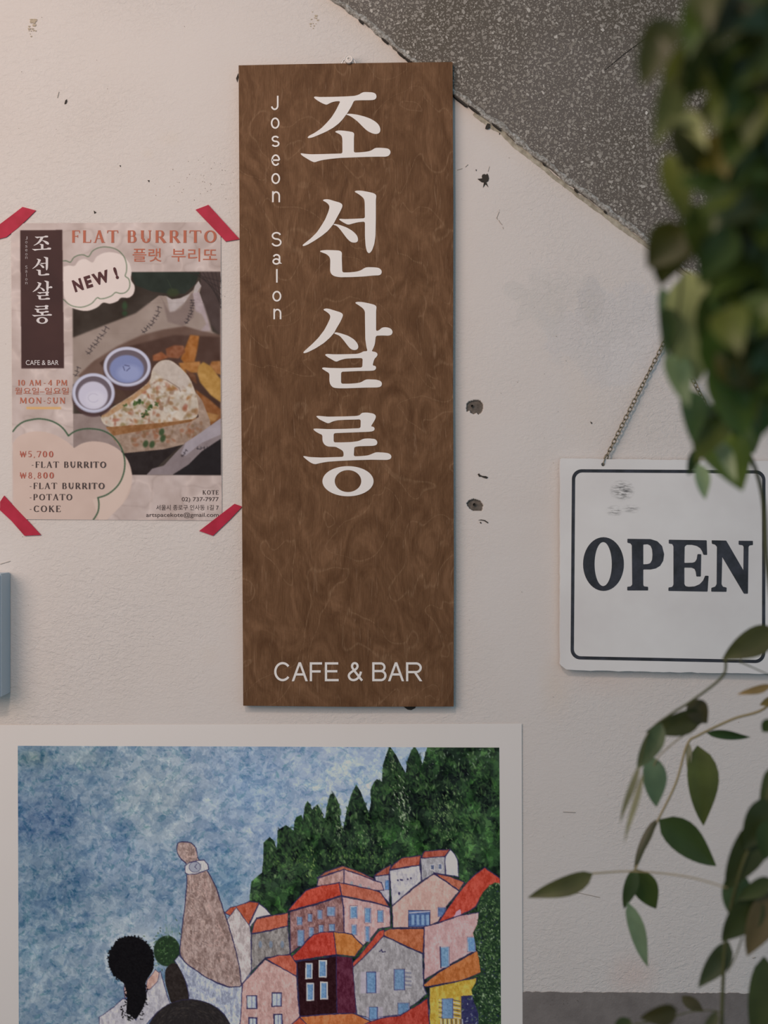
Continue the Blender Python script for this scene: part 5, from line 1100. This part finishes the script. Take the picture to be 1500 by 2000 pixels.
# ================================================================ WALL BOX (cut by the frame's edge)
boxm, _, _ = new_mat('pale_blue_grey_enamel', alb((128, 142, 152), (0.5, .5, .5)), .45, .4)
bb = bmesh.new(); gA = 0.0385
A0 = W(20.5, 1118, 0); x1_, zt_ = A0[0], A0[2]; zb_ = W(20, 1353, 0)[2]; x0_ = x1_ - .17
bmesh.ops.create_cube(bb, size=1, matrix=Matrix.Translation(((x0_ + x1_) / 2, -gA / 2, (zt_ + zb_) / 2)) @ Matrix.Diagonal((x1_ - x0_, gA, zt_ - zb_, 1)))
bmesh.ops.bevel(bb, geom=list(bb.edges), offset=.0012, segments=2, affect='EDGES')
bme = bpy.data.meshes.new('box_body'); bb.to_mesh(bme); bb.free()
wbx = empty('wall_box', label='pale blue grey box on the wall beneath the taped poster', cat='box'); wbx.location = (x0_ + .085, 0, zb_)
child_of(link('box_body', bme, boxm), wbx)
bb = bmesh.new(); bmesh.ops.create_cube(bb, size=1, matrix=Matrix.Translation(((x0_ + x1_) / 2, -gA - .001, (zt_ + zb_) / 2)) @ Matrix.Diagonal((x1_ - x0_ - .004, .003, zt_ - zb_ - .004, 1)))
bme = bpy.data.meshes.new('cover_plate'); bb.to_mesh(bme); bb.free()
covm, _, _ = new_mat('pale_blue_cover', (0.66, 0.70, 0.78), .4, .4); child_of(link('cover_plate', bme, covm), wbx)

# ================================================================ HANGING PLANT
plant = empty('hanging_plant', label='leafy green plant trailing from a hanging pot in front of the OPEN sign', cat='plant')
POT = Vector((0.40, -0.78, ZC + 0.62)); plant.location = POT
KL = (0.58, 0.62, 0.84)
_lm = {}
def leaf_mat(c):
    c = tuple(int(v / 6) * 6 for v in c)
    if c not in _lm:
        m, nt, b = new_mat('leaf_green', alb(c, KL), .42, .45)
        b.inputs['Subsurface Weight'].default_value = 0.0
        tr = node(nt, 'ShaderNodeBsdfTranslucent'); tr.inputs[0].default_value = (*alb(tuple(min(255, v * 1.12) for v in c), KL), 1)
        mx = node(nt, 'ShaderNodeMixShader'); mx.inputs[0].default_value = 0.22; out = nt.nodes['Material Output']
        nz = noise(nt, pos_node(nt), 30, 3); a1 = alb(tuple(v * .86 for v in c), KL); a2 = alb(tuple(min(255, v * 1.1) for v in c), KL)
        nt.links.new(ramp(nt, nz.outputs[0], [(.3, a1), (.7, a2)]).outputs[0], b.inputs['Base Color'])
        nt.links.new(b.outputs[0], mx.inputs[1]); nt.links.new(tr.outputs[0], mx.inputs[2]); nt.links.new(mx.outputs[0], out.inputs[0]); _lm[c] = m
    return _lm[c]
def leaf(bx_, by_, tx, ty, wd, c, g0, g1=None, roll=0.0, bend=.12, rnd=None):
    """one leaf: base and tip seen at photo points, at real depths g0, g1 in front of the wall"""
    g1 = g0 if g1 is None else g1
    A = Vector(W(bx_, by_, g0)); B = Vector(W(tx, ty, g1)); d = B - A; L = d.length; d.normalize()
    view = Vector((0, 1, 0)); s_ = d.cross(view).normalized(); nrm = s_.cross(d).normalized()
    q = Matrix.Rotation(roll, 3, d); s_ = q @ s_; nrm = q @ nrm
    half = wd * S * (D - g0) / D / 2; V = []; F = []; N = 9
    for i_ in range(N + 1):
        t = i_ / N; w_l = half * (math.sin(math.pi * min(1, t ** .78)) ** .8) * (1 - .25 * t) * 1.12 if 0 < i_ < N else half * .03
        p = A + d * (L * t) - nrm * (bend * L * math.sin(math.pi * t) * .5)
        for u_ in (-1, -.5, 0, .5, 1): V.append(p + s_ * (w_l * u_) - nrm * (abs(u_) * w_l * .30) + s_ * (math.sin(t * 5) * .02 * L))
    for i_ in range(N):
        for j in range(4): a = i_ * 5 + j; F.append((a, a + 1, a + 6, a + 5))
    o = mesh('leaf', [v - POT for v in V], F, leaf_mat(c), plant, True); return o
OLV, DG, MG, YG, PL, TL, BG = (50, 55, 26), (40, 57, 27), (66, 82, 36), (88, 98, 56), (122, 133, 104), (98, 118, 102), (74, 100, 42)
UP = [  # upper, closest to the camera
 (1318, 40, 1246, 140, 66, OLV, .92), (1285, 70, 1256, 172, 54, OLV, .94), (1402, 70, 1338, 195, 92, (70, 82, 42), .9), (1372, 88, 1292, 190, 62, MG, .9), (1316, 150, 1282, 285, 54, (90, 104, 74), .9),
 (1312, 222, 1384, 292, 40, PL, .9), (1312, 245, 1372, 340, 52, OLV, .92), (1300, 300, 1342, 430, 52, YG, .88), (1395, 80, 1422, 205, 84, DG, .92), (1440, -10, 1398, 100, 84, OLV, .94), (1505, -10, 1448, 135, 96, (58, 72, 34), .92),
 (1482, 118, 1420, 235, 96, DG, .93), (1395, 260, 1402, 385, 60, (78, 82, 40), .9), (1505, 262, 1438, 312, 44, YG, .88), (1505, 300, 1430, 425, 96, (36, 62, 28), .9), (1462, 210, 1425, 330, 70, (54, 72, 38), .92), (1508, 120, 1470, 160, 26, (110, 96, 44), .9),
 (1306, 430, 1292, 560, 84, (58, 64, 28), .82), (1332, 438, 1266, 525, 70, OLV, .84), (1402, 425, 1412, 530, 92, DG, .84), (1380, 424, 1502, 545, 34, TL, .80), (1418, 535, 1505, 572, 46, (86, 100, 74), .80),
 (1342, 530, 1366, 748, 100, PL, .76), (1292, 560, 1302, 700, 32, (74, 98, 82), .74), (1302, 600, 1312, 695, 42, DG, .76), (1308, 688, 1348, 795, 42, (82, 102, 88), .74), (1432, 550, 1420, 765, 130, DG, .82), (1484, 510, 1462, 705, 124, DG, .84),
 (1408, 690, 1452, 855, 112, (66, 92, 36), .80), (1505, 640, 1482, 860, 112, (50, 74, 30), .80), (1346, 760, 1356, 868, 46, (64, 84, 58), .70), (1402, 790, 1362, 905, 62, MG, .70), (1380, 852, 1452, 958, 88, (78, 98, 46), .66), (1398, 862, 1440, 940, 26, (120, 142, 124), .70),  # last pale blade: a highlight on the broad leaf before it, put in as colour
 (1352, 880, 1346, 928, 24, (48, 70, 36), .60), (1362, 905, 1379, 975, 26, (118, 142, 124), .60), (1440, 815, 1474, 885, 50, (78, 98, 64), .64), (1385, 640, 1460, 800, 100, (44, 66, 30), .86), (1470, 400, 1505, 520, 90, (40, 62, 28), .86), (1420, 470, 1370, 560, 80, DG, .86)]
rl = random.Random(17)
for (a, b_, c, d, w_, col, g) in UP:
    leaf(a, b_, c, d, w_ * 1.18, col, g, g + rl.uniform(-.02, .03), rl.uniform(-.3, .3), rl.uniform(.05, .2))
for k in range(150):
    y = rl.uniform(-70, 800); xl = np.interp(y, [-70, 60, 200, 300, 430, 560, 700, 800], [1385, 1330, 1345, 1370, 1330, 1375, 1405, 1440]); x = rl.uniform(xl + 20, 1575)
    a_ = rl.gauss(1.75, .55); L = rl.uniform(70, 130); g = np.interp(y, [0, 800], [.95, .86]) + rl.uniform(-.04, .03)
    col = rl.choice([DG, (48, 66, 30), OLV, MG, (44, 66, 30), (54, 76, 34), (68, 88, 42)])
    leaf(x - L / 2 * math.cos(a_), y - L / 2 * math.sin(a_), x + L / 2 * math.cos(a_), y + L / 2 * math.sin(a_), rl.uniform(44, 84), col, g, g + rl.uniform(-.03, .03), rl.uniform(-.7, .7), .15)
LO = [  # lower trailing sprays, nearer the wall
 (1362, 1456, 1377, 1612, 60, (66, 80, 44), .34, .1), (1287, 1601, 1400, 1689, 62, (48, 68, 38), .36, -.1), (1240, 1697, 1283, 1774, 50, (58, 74, 40), .36, .2), (1226, 1762, 1268, 1888, 32, (96, 124, 110), .38, .3), (1281, 1600, 1240, 1700, 20, (50, 58, 42), .36, .9),
 (1242, 1696, 1220, 1776, 28, (42, 60, 36), .37, .5), (1158, 1706, 1032, 1756, 38, (66, 74, 50), .42, .2), (1372, 1392, 1262, 1432, 50, (56, 60, 38), .44, -.2), (1345, 1370, 1382, 1412, 44, (54, 58, 36), .44, 0), (1292, 1412, 1246, 1505, 38, (60, 80, 62), .46, .2),
 (1272, 1476, 1284, 1576, 46, (76, 100, 84), .42, .2), (1380, 1431, 1466, 1438, 20, (44, 66, 40), .34, .3), (1510, 1226, 1412, 1290, 56, (62, 68, 46), .46, .1), (1505, 1338, 1440, 1358, 16, (126, 112, 78), .40, .2), (1510, 1365, 1484, 1378, 18, (110, 96, 60), .36, .2),
 (1250, 1492, 1213, 1610, 15, (92, 98, 84), .50, .8), (1256, 1510, 1222, 1648, 14, (104, 110, 98), .50, .8), (1345, 1450, 1346, 1510, 12, (110, 116, 110), .34, .5),
 (1505, 1560, 1455, 1660, 70, (44, 54, 30), .52, .1), (1482, 1600, 1420, 1740, 66, (46, 56, 32), .52, .1), (1440, 1700, 1430, 1790, 56, (66, 92, 72), .5, .2), (1505, 1715, 1440, 1760, 34, (48, 60, 34), .52, .2), (1480, 1745, 1412, 1840, 62, (44, 58, 34), .52, .1), (1505, 1740, 1462, 1868, 60, (82, 76, 56), .52, .2),
 (1424, 1840, 1366, 1930, 42, (50, 60, 44), .48, .2), (1492, 1868, 1478, 2040, 60, (58, 66, 46), .48, .1), (1322, 1972, 1250, 1990, 40, (52, 50, 28), .52, .1), (1332, 1945, 1375, 1975, 26, (66, 68, 56), .4, .2), (1505, 1600, 1496, 1680, 50, DG, .54, .3), (1510, 1405, 1490, 1430, 30, (50, 66, 40), .5, .2), (1502, 1500, 1488, 1600, 26, (56, 70, 44), .5, .2),
 (1230, 1990, 1200, 2030, 40, (52, 60, 36), .48, .2), (1400, 1975, 1370, 2030, 22, (60, 68, 50), .5, .2)]
for (a, b_, c, d, w_, col, g, ro) in LO: leaf(a, b_, c, d, w_, col, g, g + rl.uniform(-.01, .01), ro, rl.uniform(.04, .12))
stm, _, _ = new_mat('grey_green_stem', alb((116, 112, 98), KL), .6); stm2, _, _ = new_mat('dark_green_stem', alb((60, 66, 46), KL), .6)
def stem(pts, r0, m, r1=None):
    P_ = [Vector(W(*p)) - POT for p in spline(pts, 7)]; n_ = len(P_); r1 = r1 or r0 * .6
    tube('stem', P_, [r0 + (r1 - r0) * i_ / (n_ - 1) for i_ in range(n_)], m, plant, 6)
def frompot(pts): return pts
stem([(1700, -240, .83), (1560, 300, .84), (1540, 900, .70), (1530, 1300, .45), (1500, 1378, .36), (1430, 1405, .34), (1365, 1436, .34), (1342, 1455, .34), (1320, 1530, .35), (1284, 1604, .36), (1262, 1650, .36), (1240, 1700, .37)], .0018, stm, .0011)
stem([(1690, -250, .83), (1580, 500, .8), (1535, 1150, .5), (1500, 1228, .46), (1425, 1272, .45), (1412, 1320, .45), (1352, 1368, .45), (1310, 1395, .45), (1268, 1430, .46), (1250, 1492, .50)], .0018, stm2, .0010)
stem([(1372, 1410, .44), (1330, 1440, .44), (1290, 1474, .43), (1275, 1500, .42)], .0009, stm)
stem([(1684, -250, .83), (1560, 600, .82), (1540, 1300, .55), (1500, 1560, .52), (1450, 1690, .52), (1425, 1790, .5), (1414, 1880, .49), (1408, 2060, .49)], .002, stm2, .0018)
stem([(1158, 1706, .42), (1240, 1702, .42), (1340, 1712, .46), (1420, 1734, .52)], .0010, stm)
stem([(1448, 1294, .4), (1475, 1306, .4), (1530, 1330, .4)], .0008, stm2); stem([(1445, 1296, .4), (1452, 1272, .4)], .0006, stm2)
stem([(1240, 2000, .45), (1300, 1990, .45), (1350, 1976, .45), (1400, 1975, .46), (1414, 1990, .49)], .0008, stm2)
stem([(1345, 1452, .34), (1344, 1490, .34)], .0008, stm); stem([(1450, 1830, .5), (1436, 1870, .5), (1420, 1900, .49)], .0008, stm2)
stem([(1680, -250, .83), (1420, -30, .92), (1360, 60, .92), (1320, 180, .9), (1330, 330, .88), (1325, 450, .82), (1330, 560, .78), (1315, 700, .74), (1350, 800, .70), (1365, 880, .64)], .0016, stm2, .0008)
stem([(1690, -250, .83), (1470, 0, .92), (1440, 250, .9), (1430, 500, .84), (1420, 700, .8), (1400, 800, .72), (1440, 850, .66), (1475, 915, .56), (1492, 990, .52), (1498, 1100, .5), (1515, 1230, .46)], .0022, stm2, .0022)
stem([(1700, -250, .83), (1520, 0, .92), (1500, 300, .9), (1490, 600, .84), (1480, 840, .8)], .0016, stm2, .0008)
# the pot, its soil, cords and hook (just above the frame)
terr, _, _ = new_mat('terracotta', (0.45, 0.20, 0.12), .8); soilm, _, _ = new_mat('potting_soil', (0.06, 0.04, 0.03), .95); cordm, _, _ = new_mat('jute_cord', (0.45, 0.36, 0.24), .9)
def lathe_z(name, prof, m, n=32):
    V = [(rr_ * math.cos(2 * math.pi * i_ / n), rr_ * math.sin(2 * math.pi * i_ / n), z) for rr_, z in prof for i_ in range(n)]
    F = [(j * n + i_, j * n + (i_ + 1) % n, (j + 1) * n + (i_ + 1) % n, (j + 1) * n + i_) for j in range(len(prof) - 1) for i_ in range(n)]
    F.append(tuple(range(n - 1, -1, -1))); F.append(tuple(range((len(prof) - 1) * n, len(prof) * n))); return mesh(name, V, F, m, plant, True)
lathe_z('pot', [(.05, -.12), (.06, -.118), (.078, -.02), (.084, -.02), (.086, .0), (.080, .0), (.078, -.012), (.076, -.016)], terr); lathe_z('soil', [(.076, -.016), (.05, -.010), (.02, -.008)], soilm)
hookz = 2.83 - POT.z
for k in range(3):
    a_ = k * 2.094; tube('cord', [Vector((.083 * math.cos(a_), .083 * math.sin(a_), -.004)), Vector((0, 0, hookz - .03))], .0015, cordm, plant)
tube('hook', [Vector((0, 0, hookz - .03)), Vector((0, 0, hookz + .005))], .002, metal, plant)
